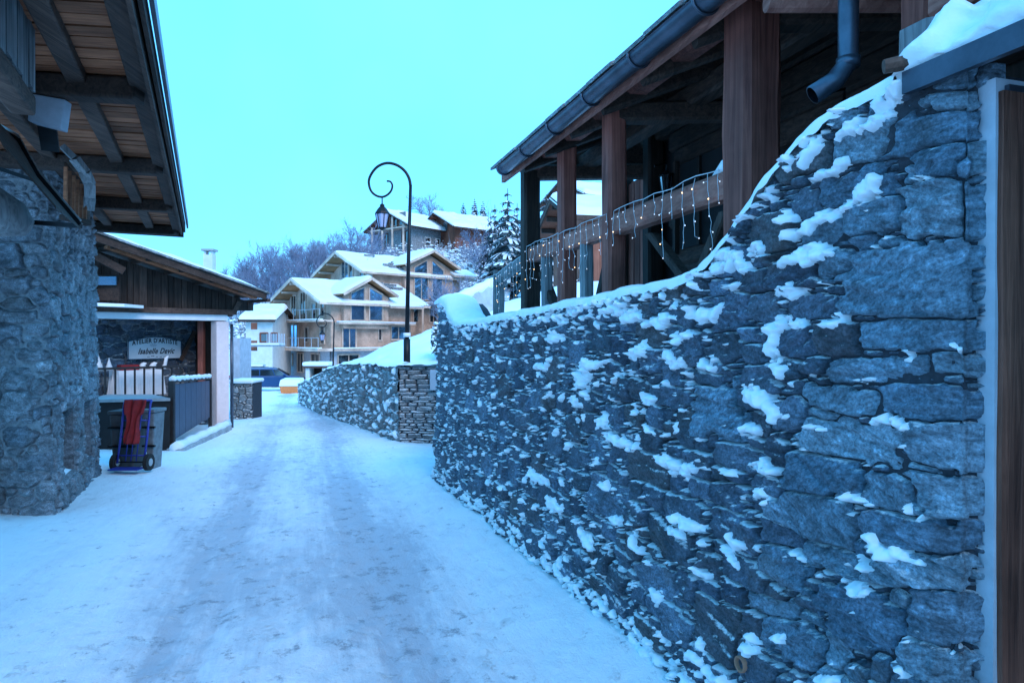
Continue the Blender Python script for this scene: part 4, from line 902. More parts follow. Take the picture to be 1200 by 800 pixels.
    MB().bar(fp(-4.6,.06,zt2), fp(-.72,.06,zt2), .07,.05).build('top_rail', M['rail_mt'], br); MB().bar(fp(-4.6,.06,zf+.06), fp(-.72,.06,zf+.06), .05,.04).build('bottom_rail', M['rail_mt'], br)
    for uu in np.arange(-4.5, -.7, .215): MB().bar(fp(uu,.06,zf+.05), fp(uu,.06,zt2), .035,.03,(0,1,0)).build('baluster', M['rail_mt'], br)
    # covered table and goods
    t = empty('display_table', fp(-2.0,-.6,zf), 'table under a white cloth on the workshop balcony', 'table')
    a, b = zx(139,440,-.3)[0], zx(191,440,-.3)[0]; mb = MB(); nn = 24; top = zf+.72; ring = []
    for k in range(nn*4):
        s = k//nn; f = (k % nn)/nn; uu, dd = [(a+(b-a)*f,-.3),(b,-.3-.6*f),(b-(b-a)*f,-.9),(a,-.9+.6*f)][s]; w_ = .035*math.sin(k*1.1)+.02*math.sin(k*2.7)
        ou = [(0,1),(1,0),(0,-1),(-1,0)][s]; ring.append((uu, dd, ou, w_))
    for (uu,dd,ou,w_) in ring: mb.v.append(tuple(fp(uu,dd,top)))
    for (uu,dd,ou,w_) in ring: mb.v.append(tuple(fp(uu+ou[0]*(.03+w_),dd+ou[1]*(.03+w_),zf+.10)))
    m = len(ring)
    for k in range(m): mb.f.append((k,(k+1)%m,m+(k+1)%m,m+k))
    mb.f.append(tuple(range(m))); mb.build('cloth', M['cloth_w'], t, False)
    for (uu,dd) in ((a+.1,-.4),(b-.1,-.4),(a+.1,-.8),(b-.1,-.8)): MB().bar(fp(uu,dd,zf), fp(uu,dd,top-.02), .05,.05,(0,1,0)).build('leg', M['wood_dkz'], t)
    def cone(name, u_, s, lab, h):
        p = fp(u_,-.55,top+.01); tag(MB().tube([p, p+V(0,0,h*.35), p+V(0,0,h*.4), p+V(0,0,h)], [s*.9, s*.75, s*.62, .004], 12).build(name, M['white'], None, True), lab, 'ornament')
    cone('paper_tree', -2.72, .12, 'taller white cone tree ornament at the left end of the table', .42); cone('paper_tree', -2.48, .09, 'shorter white cone tree ornament beside the taller one', .3)
    for k, (u_, lab) in enumerate(((-1.75,'white pottery bird left of centre on the balcony table'),(-1.5,'white pottery bird right of centre on the balcony table'),(-1.22,'slender white figurine at the right end of the table'))):
        p = fp(u_,-.5,top); tl = k == 2
        q = MB().tube([p, p+V(0,0,.06), p+V(.03,0,.12), p+V(.06,0,.15 if not tl else .28), p+V(.12,0,.16 if not tl else .34)], [.05,.085 if not tl else .05,.07 if not tl else .04,.045,.008], 10)
        tag(q.build('figurine', M['white'], None, True), lab, 'figurine')
    q = MB().obox(fp(-2.25,-.45,top+.003), e*.42, -n*.25, (0,0,.13)).build('red_box', M['red'], None); tag(q, 'low dark red box between the ornaments on the table', 'box')
    q = MB().tube([fp(-3.05,-.5,zf), fp(-3.05,-.5,zf+.35), fp(-3.05,-.5,zf+.72), fp(-3.05,-.5,zf+.86)], [.19,.23,.22,.05], 14).build('plant_tub', M['cloth_w'], None, True); tag(q, 'white wrapped tub standing left of the table', 'tub')
    # sign board
    sg = empty('sign_board', fp(-1.85,-1.38,zx(180,420,-1.38)[1]), 'pale arched sign board lettered ATELIER D\'ARTISTE on the shaded rubble wall', 'sign')
    uL, zB = zx(150,421,-1.36); uR, zB2 = zx(212,421,-1.36); _, zS = zx(150,400,-1.36); _, zM = zx(181,395,-1.36)
    def sp(u, z, d=-1.36): return fp(u, d, z)
    poly = [sp(uL,zB), sp(uR,zB)] + [sp(uR+(uL-uR)*t, zS+(zM-zS)*math.sin(math.pi*t)) for t in np.linspace(0,1,17)]
    MB().prism(poly, -n*.04).build('board', M['sign'], sg)
    fr = MB(); loop = [sp(uL,zB,-1.345), sp(uR,zB,-1.345)] + [sp(uR+(uL-uR)*t, zS+(zM-zS)*math.sin(math.pi*t),-1.345) for t in np.linspace(0,1,17)]
    for p, p2 in zip(loop, loop[1:]+loop[:1]): fr.bar(p, p2, .018, .018, n)
    fr.build('frame', M['steel'], sg)
    def lettering(txt, u0, zc, size, shear=0.0, arc=None, xs=1.0, d=-1.352, mat='ink'):
        cu = bpy.data.curves.new('lettering', 'FONT'); cu.body = txt; cu.size = size; cu.extrude = .003; cu.shear = shear; cu.align_x = 'CENTER'; cu.space_character = 1.1; cu.offset = size*0.02; cu.resolution_u = 3
        ob = bpy.data.objects.new('lettering', cu); COL.objects.link(ob); bpy.context.view_layer.update()
        me = bpy.data.meshes.new_from_object(ob.evaluated_get(bpy.context.evaluated_depsgraph_get())); bpy.data.objects.remove(ob)
        wmax = max(abs(v.co.x) for v in me.vertices); xs = xs/2/wmax
        for v in me.vertices:
            x, y, zz = v.co; x *= xs; y2 = y + (arc*(1-(x/((uR-uL)/2))**2) if arc else 0)
            v.co = Vector(tuple(sp(u0+x, zc+y2, d+zz)))
        me.update(); me.materials.clear(); return link('lettering', me, M[mat], sg)
    um = (uL+uR)/2; hw = uR-uL
    lettering("ATELIER D'ARTISTE", um, zS-.125, .165, 0, zM-zS-.02, hw*.86)
    lettering('Isabelle Devic', um+.02, zB+.135, .21, .45, None, hw*.72)
    lettering('06 79 00 00 00'.replace('0', '.').replace('6', '.').replace('7', '-').replace('9', '-'), um+.03, zB+.045, .12, 0, None, hw*.34)
    mb = MB(); 
    for k in range(9): a = k/8*2*math.pi; mb.quad(sp(um-.05,zB+.34,-1.354), sp(um-.05+.09*math.cos(a),zB+.36+.05*math.sin(a),-1.354), sp(um-.05+.09*math.cos(a+.4),zB+.36+.05*math.sin(a+.4),-1.354))
    mb.build('emblem', M['plaster'], sg)
    # sheet-metal ramp railing in front
    pr = empty('ramp_railing', at(200,525,13.5), 'sheet metal ramp railing capped with snow leading down to the pillar', 'railing')
    A = at(201,525,13.5); B = at(246,490,17.5); A[2] = float(road_z(13.5)); B[2] = float(road_z(17.5))+.18
    d = (B-A); up = V(0,0,1); H1 = EYE+(HY-447)*13.5/F - A[2]; H2 = EYE+(HY-443)*17.5/F - B[2]
    for f in (0, 1.0): MB().bar(A+d*f-up*.1, A+d*f+up*(H1 if f == 0 else H2), .11 if f == 0 else .07, .07, (0,1,0)).build('post', M['rail_mt'], pr)
    for k in range(7):
        f0, f1 = .03+k*.138, .03+(k+1)*.138-.006; h0 = H1+(H2-H1)*f0; h1 = H1+(H2-H1)*f1
        MB().prism([A+d*f0+up*.16, A+d*f1+up*.16, A+d*f1+up*(h1-.06), A+d*f0+up*(h0-.06)], V(-.03,0,0)).build('panel', M['steel'], pr)
    MB().bar(A+up*H1, B+up*H2, .08,.05).build('top_rail', M['rail_mt'], pr)
    pts = [A+d*f+up*(H1+(H2-H1)*f+.05+.008*math.sin(f*40)) for f in np.linspace(0,1,30)]; tag(MB().tube(pts, [.055+.012*math.sin(k*2.1) for k in range(30)], 10).build('rail_snow', M['snow'], None, True), 'roll of snow on the sheet metal ramp railing', kind='stuff')
    # kerb with snow below the railing
    ks = empty('kerb', A+d*.5, 'low snow covered concrete kerb beside the ramp railing', 'kerb')
    k0, k1 = at(200,530,13.3), at(262,497,17.7); k0[2] = float(road_z(13.4)); k1[2] = float(road_z(17.6))
    MB().hexa([k0+V(-.1,0,-.2), k0+V(.3,0,-.2), k1+V(.25,0,-.2), k1+V(-.15,0,-.2), k0+V(-.1,0,.04), k0+V(.25,0,.04), k1+V(.2,0,.13), k1+V(-.15,0,.13)]).build('kerb_block', M['concrete'], ks, bevel=.03)
    pts = [k0+(k1-k0)*f+V(.08,0,.05+.08*f) for f in np.linspace(0,1,20)]; tag(MB().tube(pts, [.11+.015*math.sin(k*1.7) for k in range(20)], 10).build('kerb_snow', M['snow'], None, True), 'bank of snow along the ramp kerb', kind='stuff')
    return fp, zf
build_atelier()
# ---------------------------------------------------------------- hand truck with red cloth, bins
def build_truck():
    Y = 10.7; gz = float(road_z(Y))+.02; pc = lambda px, py, dy=0.0: at(px, py, Y+dy)
    x0, x1 = pc(141,0)[0], pc(172,0)[0]; T = empty('hand_truck', ((x0+x1)/2, Y, gz), 'blue tubular hand truck with two wheels and red cloth over it', 'hand truck')
    zt = EYE+(HY-470)*Y/F
    for x in (x0, x1):
        MB().tube([V(x,Y-.10,gz+.12), V(x,Y+.0,gz+.5), V(x,Y+.10,zt-.05), V(x,Y+.14,zt)], .017, 8).build('side_tube', M['blue'], T, True)
    MB().tube([V(x0,Y+.14,zt), V(x1,Y+.14,zt)], .017, 8).build('handle', M['blue'], T, True)
    for f in (.12,.42,.68): z = gz+.12+(zt-gz-.12)*f; MB().tube([V(x0,Y-.08+.2*f,z), V(x1,Y-.08+.2*f,z)], .012, 6).build('cross_bar', M['blue'], T, True)
    for f in (.3,.5,.7): x = x0+(x1-x0)*f; MB().tube([V(x,Y-.09,gz+.15), V(x,Y+.11,zt-.05)], .008, 6).build('upright_rod', M['blue'], T, True)
    MB().box(x0-.02, x1+.02, Y-.32, Y-.10, gz+.05, gz+.065).build('toe_plate', M['blue'], T)
    for x in (x0-.05, x1+.05):
        wh = MB().tube([V(x-.03,Y-.05,gz+.13), V(x+.03,Y-.05,gz+.13)], .13, 20).build('wheel', M['rubber'], T); MB().tube([V(x-.034,Y-.05,gz+.13), V(x+.034,Y-.05,gz+.13)], .06, 14).build('rim', M['rim'], wh)
    MB().tube([V(x0-.06,Y-.05,gz+.13), V(x1+.06,Y-.05,gz+.13)], .012, 8).build('axle', M['black'], T)
    # red cloth draped over the handle
    mb = MB(); nu, nv = 14, 26; xa, xb = x0+.04, x1-.03; 
    for j in range(nv):
        f = j/(nv-1); z = zt+.02-(zt-gz-.40)*f; half = 1.0 if f < .12 else max(.55, 1-.9*(f-.12)) if f < .35 else .62+.1*math.sin(f*9)
        for i in range(nu):
            s = i/(nu-1)*2-1; x = (xa+xb)/2+s*half*(xb-xa)/2; y = Y-.06+.17*(1-f) - .03*math.cos(s*7+f*3) - .05
            mb.v.append((x, y, z))
    for j in range(nv-1):
        for i in range(nu-1): a = j*nu+i; mb.f.append((a, a+nu, a+nu+1, a+1))
    o = mb.build('red_cloth', M['red'], None, True); sm = o.modifiers.new('thick', 'SOLIDIFY'); sm.thickness = .012
    tag(o, 'dark red cloth hanging over the blue hand truck', 'cloth')
    for k, (xa, xb, ya, yb, h, lab, mt) in enumerate(((x0-.30, x0+.10, Y+.2, Y+.6, .92, 'dark grey lidded bin on the left behind the hand truck', 'bin_dk'), (x0+.22, x1-.02, Y+.25, Y+.6, .94, 'pale lidded bin behind the right side of the hand truck', 'bin'))):
        b = empty('bin', ((xa+xb)/2, (ya+yb)/2, gz), lab, 'bin', 'bins behind the hand truck')
        mb = MB(); mb.hexa([(xa+.04,ya+.04,gz-.05),(xb-.04,ya+.04,gz-.05),(xb-.04,yb-.04,gz-.05),(xa+.04,yb-.04,gz-.05),(xa,ya,gz+h-.08),(xb,ya,gz+h-.08),(xb,yb,gz+h-.08),(xa,yb,gz+h-.08)]); mb.build('body', M[mt], b, bevel=.02)
        MB().box(xa-.02, xb+.02, ya-.02, yb+.02, gz+h-.075, gz+h-.02).build('lid', M[mt], b, bevel=.015)
        for zz in (.32,.62): MB().box(xa-.015, xb+.015, ya-.02, ya+.02, gz+zz, gz+zz+.03).build('strap', M['black'], b)
build_truck()
# ================================================================== LOW LANE WALL, CORNER WALL, SNOW BANK
LWS = 0.46; LWX, LWY = -2.39, 14.7
def lw_x(Y): return LWX - LWS*(Y-LWY)
lwtop = lambda Y: np.interp(Y, [14,14.7,17,20,23,26,29.5,31], [1.0,1.0,.98,.86,.55,.05,-.38,-.45])
def build_low_walls():
    k = math.hypot(1, LWS); nn = V(-1, -LWS, 0)/k
    W = empty('lane_wall', (lw_x(20), 20, float(road_z(20))), 'low curving rubble wall thickly flecked with snow beside the lane', 'wall')
    us = [14.7]
    while us[-1] < 29.4: us.append(us[-1]+.0022*us[-1])
    us = np.array(us); nv = 70; lo = road_z(us)-.15; hi = lwtop(us); U = np.repeat(us[None], nv, 0); Z = lo[None]+(hi-lo)[None]*np.linspace(0,1,nv)[:,None]
    tw = lambda u, z, h: np.stack([lw_x(u)+nn[0]*h, u+nn[1]*h, z], -1)
    sd_ = pack(14.7, 29.4, lambda u: float(road_z(u))-.1, lambda u: float(lwtop(u)), [(.15,.28,.08,.14,700),(.09,.18,.05,.10,2500),(.05,.10,.035,.06,2500)], (), 61)
    L, e, H = masonry(U, Z, sd_, 61, .04, 4, 3, .35, .05, .02)
    stones_from(W, U, Z, L, H, e, tw, M['stone_far'], 280, area=lambda q: sd_[q,2]*sd_[q,3]/sd_[q,0]**2); sheet('mortar', U[::2,::2], Z[::2,::2], Z[::2,::2]*0, tw, M['mortar'], W)
    r = np.random.default_rng(9); nb = []
    for (su, sv, a, b, t) in sd_:
        if r.random() < .62: nb.append((su+r.normal(0,a*.3), sv+b*r.uniform(.3,1), a*r.uniform(.3,.8), b*r.uniform(.3,.8), r.uniform(.8,1.2), r.normal(0,.3)))
    snow_on('lane_wall_snow', U, Z, H, nb, tw, .42, .06, 8, None, 'snow stuck all over the low lane wall', 8)
    # corner face of flat coursed slabs, facing the camera
    Cw = empty('corner_wall', (-1.85, 14.6, float(road_z(14.6))), 'short wall of thin flat slate courses facing the lane under the lamp', 'wall')
    us = np.arange(-2.42, -1.15, .011); zs = np.linspace(float(road_z(14.6))-.15, 1.02, 130); U, Z = np.meshgrid(us, zs)
    tw2 = lambda u, z, h: np.stack([u+0*h, 14.72-.10*(u+2.4)-h, z], -1)
    rows = []; z = zs[0]; r = np.random.default_rng(14)
    while z < 1.05:
        hgt = r.uniform(.045,.11); x = -2.5-r.uniform(0,.2)
        while x < -1.1: wd = r.uniform(.14,.42); rows.append((x+wd/2, z+hgt/2, wd/2, hgt/2, r.normal(0,.02))); x += wd
        z += hgt
    sd2 = np.array(rows); L, e, H = masonry(U, Z, sd2, 15, .012, 7, 5, .22, .03, .010)
    stones_from(Cw, U, Z, L, H, e, tw2, M['stone_far'], 290); sheet('mortar', U[::2,::2], Z[::2,::2], Z[::2,::2]*0-.004, tw2, M['mortar'], Cw)
    MB().hexa([V(-2.3,14.8,-.8), V(-1.1,14.7,-.8), V(-1.1,15.4,-.8), V(-2.5,15.5,-.8), V(-2.3,14.8,.98), V(-1.1,14.7,.98), V(-1.1,15.4,.98), V(-2.5,15.5,.98)]).build('wall_core', M['mortar'], Cw)
    mb = MB(); p0 = at(504,433,14.55); p1 = at(516,457,14.55); mb.box(p0[0], p1[0], 14.5, 14.62, p1[2], p0[2]); tag(mb.build('utility_box', M['plaster'], None, bevel=.008), 'pale grey utility box set in the flat slate corner wall', 'utility box')
    # rounded snow cap of the corner
    us = np.linspace(-2.5, -1.1, 40); ds = np.linspace(14.55, 15.6, 20); A, D = np.meshgrid(us, ds); th = .10*np.sqrt(np.clip((D-14.5)/.12,0,1))*np.sqrt(np.clip((A+2.52)/.1,0,1))*(1+.4*NZ.fbm(A*5,D*5))
    i = (np.arange(19)[:,None]*40+np.arange(39)[None]).ravel(); tag(link('corner_snow', mesh_np('corner_snow', np.stack([A, D-.10*(A+2.4), 1.0+th], -1).reshape(-1,3), np.stack([i,i+1,i+41,i+40],-1)), M['snow']), 'snow cap on the flat slate corner wall', kind='stuff')
    # snow bank behind both walls
    ys = np.linspace(14.6, 29.6, 130); qs = np.concatenate([np.linspace(-.12, .6, 14), np.linspace(.75, 16, 70)]); Q, Y = np.meshgrid(qs, ys)
    rise = (.45*np.clip(Q-.25,0,3.4)+.25*np.clip(Q-3.65,0,20))*(.12+.88*sstep(29, 19, Y)); near = sstep(14.6, 19.5, Y)
    z = lwtop(Y)+.09*np.sqrt(np.clip((Q+.12)/.2,0,1)) + rise*(.18+.82*near) + .16*NZ.fbm(Q*.8, Y*.5)*np.clip(Q,0,1) + .05*NZ2.fbm(Q*3,Y*3)
    X = lw_x(Y)+Q; i = (np.arange(129)[:,None]*84+np.arange(83)[None]).ravel()
    tag(link('snow_bank', mesh_np('snow_bank', np.stack([X,Y,z],-1).reshape(-1,3), np.stack([i,i+1,i+85,i+84],-1)), M['snow']), 'smooth snow bank rising behind the low lane wall', kind='structure')
build_low_walls()
# parapet of the outside stair, snow topped, with a black strip for the shaded gap
def build_parapet():
    P = empty('stair_parapet', at(556,340,12.6), 'pale plastered stair parapet with snow along its sloping top', 'parapet')
    a, b = at(533,352,12.6), at(582,330,13.4)
    MB().hexa([a+V(0,0,-.6), b+V(0,0,-.5), b+V(0,.25,-.5), a+V(0,.25,-.6), a, b, b+V(0,.25,0), a+V(0,.25,0)]).build('parapet_wall', M['plaster'], P)
    pts = [a+(b-a)*f+V(0,.12,.03) for f in np.linspace(-.05,1.05,14)]; tag(MB().tube(pts, [.10+.015*math.sin(k*2) for k in range(14)], 10).build('parapet_snow', M['snow'], None, True), 'snow roll on the stair parapet', kind='stuff')
    p = at(529,470,11.6); q = at(529,356,11.6); tag(MB().tube([p,q,q+V(0,0,.02)], [.045,.045,.02], 10).build('gap_shade_strip', M['black'], None, True), 'black upright strip standing in for the shaded gap behind the end of the tall wall', 'pole')  # black tube painting the shade of the gap beside the wall end
    # snow laden shrub in front of the bank
    S = empty('shrub', at(518,424,14.9), 'dense shrub loaded with snow between the corner wall and the dark gap strip', 'shrub')
    r = np.random.default_rng(33); c = at(518,398,15.3); lv = MB(); sn = MB(); st = MB()
    for k in range(420):
        d = r.normal(0,1,3); d /= np.linalg.norm(d); p = c + d*V(.30,.28,.42)*r.uniform(.3,1)**.5; s = r.uniform(.02,.05)
        t1 = r.normal(0,1,3); t2 = np.cross(d, t1); lv.quad(p-t1*s*.5, p+t2*s*.5, p+t1*s, p-t2*s*.5)
        if d[2] > -.1 and k % 3 == 0: sn.tube([p, p+V(0,0,.03), p+V(0,0,.055)], [s*.9, s*1.1, s*.3], 6)
        if k % 12 == 0: st.tube([c-V(0,0,.5), (c+p)/2-V(0,0,.1), p], [.012,.008,.004], 4, False)
    lv.build('leaves', M['needle'], S)['kind'] = 'stuff'; st.build('stems', M['bark'], S)['kind'] = 'stuff'; sn.build('snow_tufts', M['snow'], S, True)['kind'] = 'stuff'
build_parapet()

# ================================================================== STREET LAMPS
def build_lamp():
    L = empty('street_lamp', (0,0,0), 'tall black street lamp with big scroll and hanging lantern above the corner wall', 'street lamp', 'scroll street lamps')
    # units: metres, base at origin; measured from a scroll of about one metre
    s = 14.9/F; g = lambda px, py: V((px-477)*s, 0, (428-py)*s)
    pts = [g(476,428), g(477,340), g(479,260)]; MB().tube([g(476,432), g(476,395)], .075, 12).build('base_sleeve', M['black'], L, True, local=True)
    MB().tube([g(476,388), g(476,393)], .08, 12).build('collar', M['white'], L, True, local=True)
    MB().tube([g(476,395), g(478,300), g(480.5,214)], [.050,.042,.034], 12).build('pole', M['black'], L, True, local=True)
    sc = [(480.5,216),(479,207),(474,198),(466,191.5),(457,188.5),(449,189),(441,193),(435,200),(431.5,208),(432,216),(435,222.5),(441,227),(448,228),(454,225),(458,220),(459,214),(456.5,210),(452.5,209.5)]
    P = [g(*p) for p in sc]; Q = []
    for i in range(len(P)-1):
        p0, p1, p2, p3 = P[max(i-1,0)], P[i], P[i+1], P[min(i+2,len(P)-1)]
        for t in np.linspace(0,1,4)[:-1]: Q.append(.5*((2*p1)+(-p0+p2)*t+(2*p0-5*p1+4*p2-p3)*t*t+(-p0+3*p1-3*p2+p3)*t**3))
    Q.append(P[-1]); MB().tube(Q, list(np.linspace(.034,.020,len(Q))), 10).build('scroll', M['black'], L, True, local=True)
    h = empty  # lantern
    c = g(447,0); z = lambda py: g(0,py)[2]; pt = lambda py: V(c[0],0,z(py))
    MB().tube([pt(227.5), pt(237)], .014, 8).build('hanger', M['black'], L, True, local=True)
    lan = MB(); lan.tube([pt(236), pt(237.5), pt(239), pt(242), pt(246), pt(248)], [.02,.055,.05,.10,.15,.165], 8); lan = lan.build('lantern_cap', M['black'], L, local=True)
    MB().tube([pt(248.5), pt(264)], [.145,.085], 6).build('lantern_glass', M['milk'], L, local=True)
    for k in range(6):
        a = k*math.pi/3; d = V(math.cos(a), math.sin(a), 0); MB().tube([pt(248)+d*.15, pt(264.5)+d*.088], .009, 5).build('lantern_bar', M['black'], L, local=True)
    MB().tube([pt(264), pt(265.5), pt(267.5)], [.095,.08,.015], 8).build('lantern_foot', M['black'], L, local=True)
    return L
lamp = build_lamp(); p = at(477,428,14.9); lamp.location = (p[0], 15.0, 1.0)
l2 = copy_tree(lamp); p = at(388,443,36.5); l2.location = (p[0]+.1, 36.5, float(road_z(36.5))-.1); l2.scale = (1.02,1.02,1.02); l2['label'] = 'smaller looking distant scroll street lamp in front of the pale chalet'

# ================================================================== HOUSES
def hitu(px, O, e): k = (px-600)/F; return (k*O[1]-O[0])/(e[0]-k*e[1])
def zat(py, P): return EYE+(HY-py)*P[1]/F
class House:
    """gabled block: corner C nearest the camera, e1 along the eaves, e2 along the gable"""
    def __init__(s, root, C, ang, Ln, Wd, z0, ze, pitch, wall, roofm, og=1.2, oe=.9, snow=.17, soff='soffit'):
        s.root = root; s.C = V(C[0], C[1], 0); a = R(ang); s.e1 = V(math.cos(a), math.sin(a), 0); s.e2 = V(-math.sin(a), math.cos(a), 0)
        s.L, s.W, s.z0, s.ze, s.pitch = Ln, Wd, z0, ze, pitch; s.zr = ze + pitch*Wd/2
        s.soff = soff; p = s.pt
        MB().prism([p(0,0,z0), p(0,Wd,z0), p(0,Wd,ze), p(0,Wd/2,s.zr), p(0,0,ze)], s.e1*Ln).build('wall', M[wall], root)
        for sd in (0, 1):
            v0, v1 = (-oe, Wd/2) if sd == 0 else (Wd+oe, Wd/2); h = lambda v, d: ze + (v if sd == 0 else Wd-v)*pitch + d
            mb = MB(); pts = [p(-og,v0,h(v0,.02)), p(Ln+og,v0,h(v0,.02)), p(Ln+og,v1,h(v1,.02)), p(-og,v1,h(v1,.02))]; mb.prism(pts, (0,0,.14)); rf = mb.build('roof', M[soff], root)
            MB().bar(p(-og-.03,v0,h(v0,.1)), p(-og-.03,v1,h(v1,.1)), .08, .30).build('barge_board', M['pale_trim' if roofm == 'pale' else 'wood_dk'], rf)
            MB().bar(p(-og,v0,h(v0,.06)), p(Ln+og,v0,h(v0,.06)), .08, .22).build('eave_board', M['pale_trim' if roofm == 'pale' else 'wood_dk'], rf)
            for f in (.3,.62,.93): vv = v0+(v1-v0)*f; MB().bar(p(-og+.1,vv,h(vv,-.12)), p(0,vv,h(vv,-.12)), .16, .2).build('purlin', M['pale_trim' if roofm == 'pale' else 'wood_dk'], rf)
            # snow sheet with slightly wavy surface and rounded rim
            nu, nv = 46, 22; us = np.linspace(-og-.1, Ln+og+.1, nu); vv = np.linspace(v0, v1, nv); Ug, Vg = np.meshgrid(us, vv)
            rim = np.sqrt(np.clip(np.minimum(Ug-us[0], us[-1]-Ug)/.3,0,1))*np.sqrt(np.clip(np.abs(Vg-v0)/.3,0,1)); ph = float(s.C[0])
            T = .165 + snow*rim*(1+.45*NZ.fbm(Ug*.7+ph, Vg*.9+ph)); Hh = ze + (Vg if sd == 0 else Wd-Vg)*pitch + T
            P = np.stack([s.C[0]+s.e1[0]*Ug+s.e2[0]*Vg, s.C[1]+s.e1[1]*Ug+s.e2[1]*Vg, Hh], -1).reshape(-1,3)
            i = (np.arange(nv-1)[:,None]*nu+np.arange(nu-1)[None]).ravel(); q = np.stack([i,i+1,i+nu+1,i+nu],-1); link('roof_snow', mesh_np('roof_snow', P, q if sd == 0 else q[:,::-1]), M['snow_roof'], rf)
    def pt(s, u, v, z): return s.C + s.e1*u + s.e2*v + V(0,0,z)
    def rect(s, face, x0, y0, x1, y1):       # picture rectangle -> extent on a face
        e = s.e1 if face == 'side' else s.e2; a, b = sorted((hitu(x0, s.C, e), hitu(x1, s.C, e))); m = s.C+e*(a+b)/2
        return a, b, zat(y1, m), zat(y0, m)
    def window(s, face, a, b, z0, z1, frame='pale_trim', glass='glass', proud=.05, top=None, mull=True):
        e, n = (s.e1, -s.e2) if face == 'side' else (s.e2, -s.e1); o = s.C + n*proud; t = top if top is not None else z1
        f = lambda u, z, d=0: o + e*u + n*d + V(0,0,z)
        w_ = MB().prism([f(a,z0,-.02), f(b,z0,-.02), f(b,t,-.02), f(a,z1,-.02)], -n*.04).build('window', M[frame], s.root)
        MB().prism([f(a+.09,z0+.09), f(b-.09,z0+.09), f(b-.09,t-.1), f(a+.09,z1-.1)], n*.01).build('pane', M[glass], w_)
        for (p, q) in (((a,z0),(b,z0)), ((a,z0),(a,z1)), ((b,z0),(b,t)), ((a,z1),(b,t))): MB().bar(f(*p,.02), f(*q,.02), .09, .10, n).build('frame', M[frame], w_)
        if mull and b-a > 1.0: MB().bar(f((a+b)/2,z0,.02), f((a+b)/2,(z1+t)/2,.02), .07, .08, n).build('mullion', M[frame], w_)
        return w_
    def win_px(s, face, x0, y0, x1, y1, **k): a, b, z0, z1 = s.rect(face, x0, y0, x1, y1); return s.window(face, a, b, z0, z1, **k)
    def slab(s, face, a, b, z, out=1.3, th=.16, mat='pale_trim', rail=True, snow=True):
        e, n = (s.e1, -s.e2) if face == 'side' else (s.e2, -s.e1); o = s.C+e*a
        bl = MB().obox(o+V(0,0,z), e*(b-a), n*out, (0,0,th)).build('balcony', M[mat], s.root)
        if snow: MB().obox(o+V(0,0,z+th+.003)+n*(out-.45), e*(b-a), n*.5, (0,0,.10)).build('balcony_snow', M['snow_roof'], bl, bevel=.04)
        if rail:
            for k in range(int((b-a)/1.2)+1): q = o+e*(k*1.2)+n*(out-.06); MB().bar(q+V(0,0,z+th), q+V(0,0,z+th+.95), .035,.035,(0,1,0)).build('rail_post', M['plaster'], bl)
            MB().bar(o+n*(out-.06)+V(0,0,z+th+.95), o+e*(b-a)+n*(out-.06)+V(0,0,z+th+.95), .04,.04).build('hand_rail', M['plaster'], bl)
    def cross_gable(s, x0, xp, x1, yp, ye, depth=.9, wall='pale_wood', trim='pale_trim'):
        a, b, _, _ = s.rect('side', x0, 400, x1, 400); n = -s.e2; m = s.C+s.e1*(a+b)/2+n*depth; zp, ze = zat(yp, m), zat(ye, m); um = (a+b)/2; g = .55
        back = 3.2
        MB().prism([s.pt(a+g,-depth*.6,s.ze-2.6), s.pt(b-g,-depth*.6,s.ze-2.6), s.pt(b-g,-depth*.6,ze-.05), s.pt(um,-depth*.6,zp-.3), s.pt(a+g,-depth*.6,ze-.05)], s.e2*(depth*.6+back)).build('dormer_wall', M[wall], s.root)
        for (ua, ub) in ((a, um), (um, b)):
            za, zb = (ze, zp) if ub == um else (zp, ze); q = [s.pt(ua,-depth-.5,za), s.pt(ub,-depth-.5,zb), s.pt(ub,back,zb), s.pt(ua,back,za)]
            rf = MB().prism(q, (0,0,.12)).build('dormer_roof', M[s.soff], s.root); MB().bar(q[0]+n*.03+V(0,0,.03), q[1]+n*.03+V(0,0,.03), .07,.26).build('barge_board', M[trim], rf)
            nu, nv = 14, 14; P = []
            for j in range(nv):
                for i in range(nu):
                    f, h = i/(nu-1), j/(nv-1); pp = q[0]*(1-f)*(1-h)+q[1]*f*(1-h)+q[2]*f*h+q[3]*(1-f)*h; lowf = f if za < zb else 1-f
                    P.append(pp+V(0,0,.125+.26*math.sqrt(min(1,lowf*5))*math.sqrt(min(1,h*8))*(1+.3*float(NZ.fbm(pp[0]*.8,pp[2])))))
            i = (np.arange(nv-1)[:,None]*nu+np.arange(nu-1)[None]).ravel(); link('dormer_snow', mesh_np('dormer_snow', P, np.stack([i,i+1,i+nu+1,i+nu],-1)), M['snow_roof'], rf)
        return a, b, um, zp, ze, depth
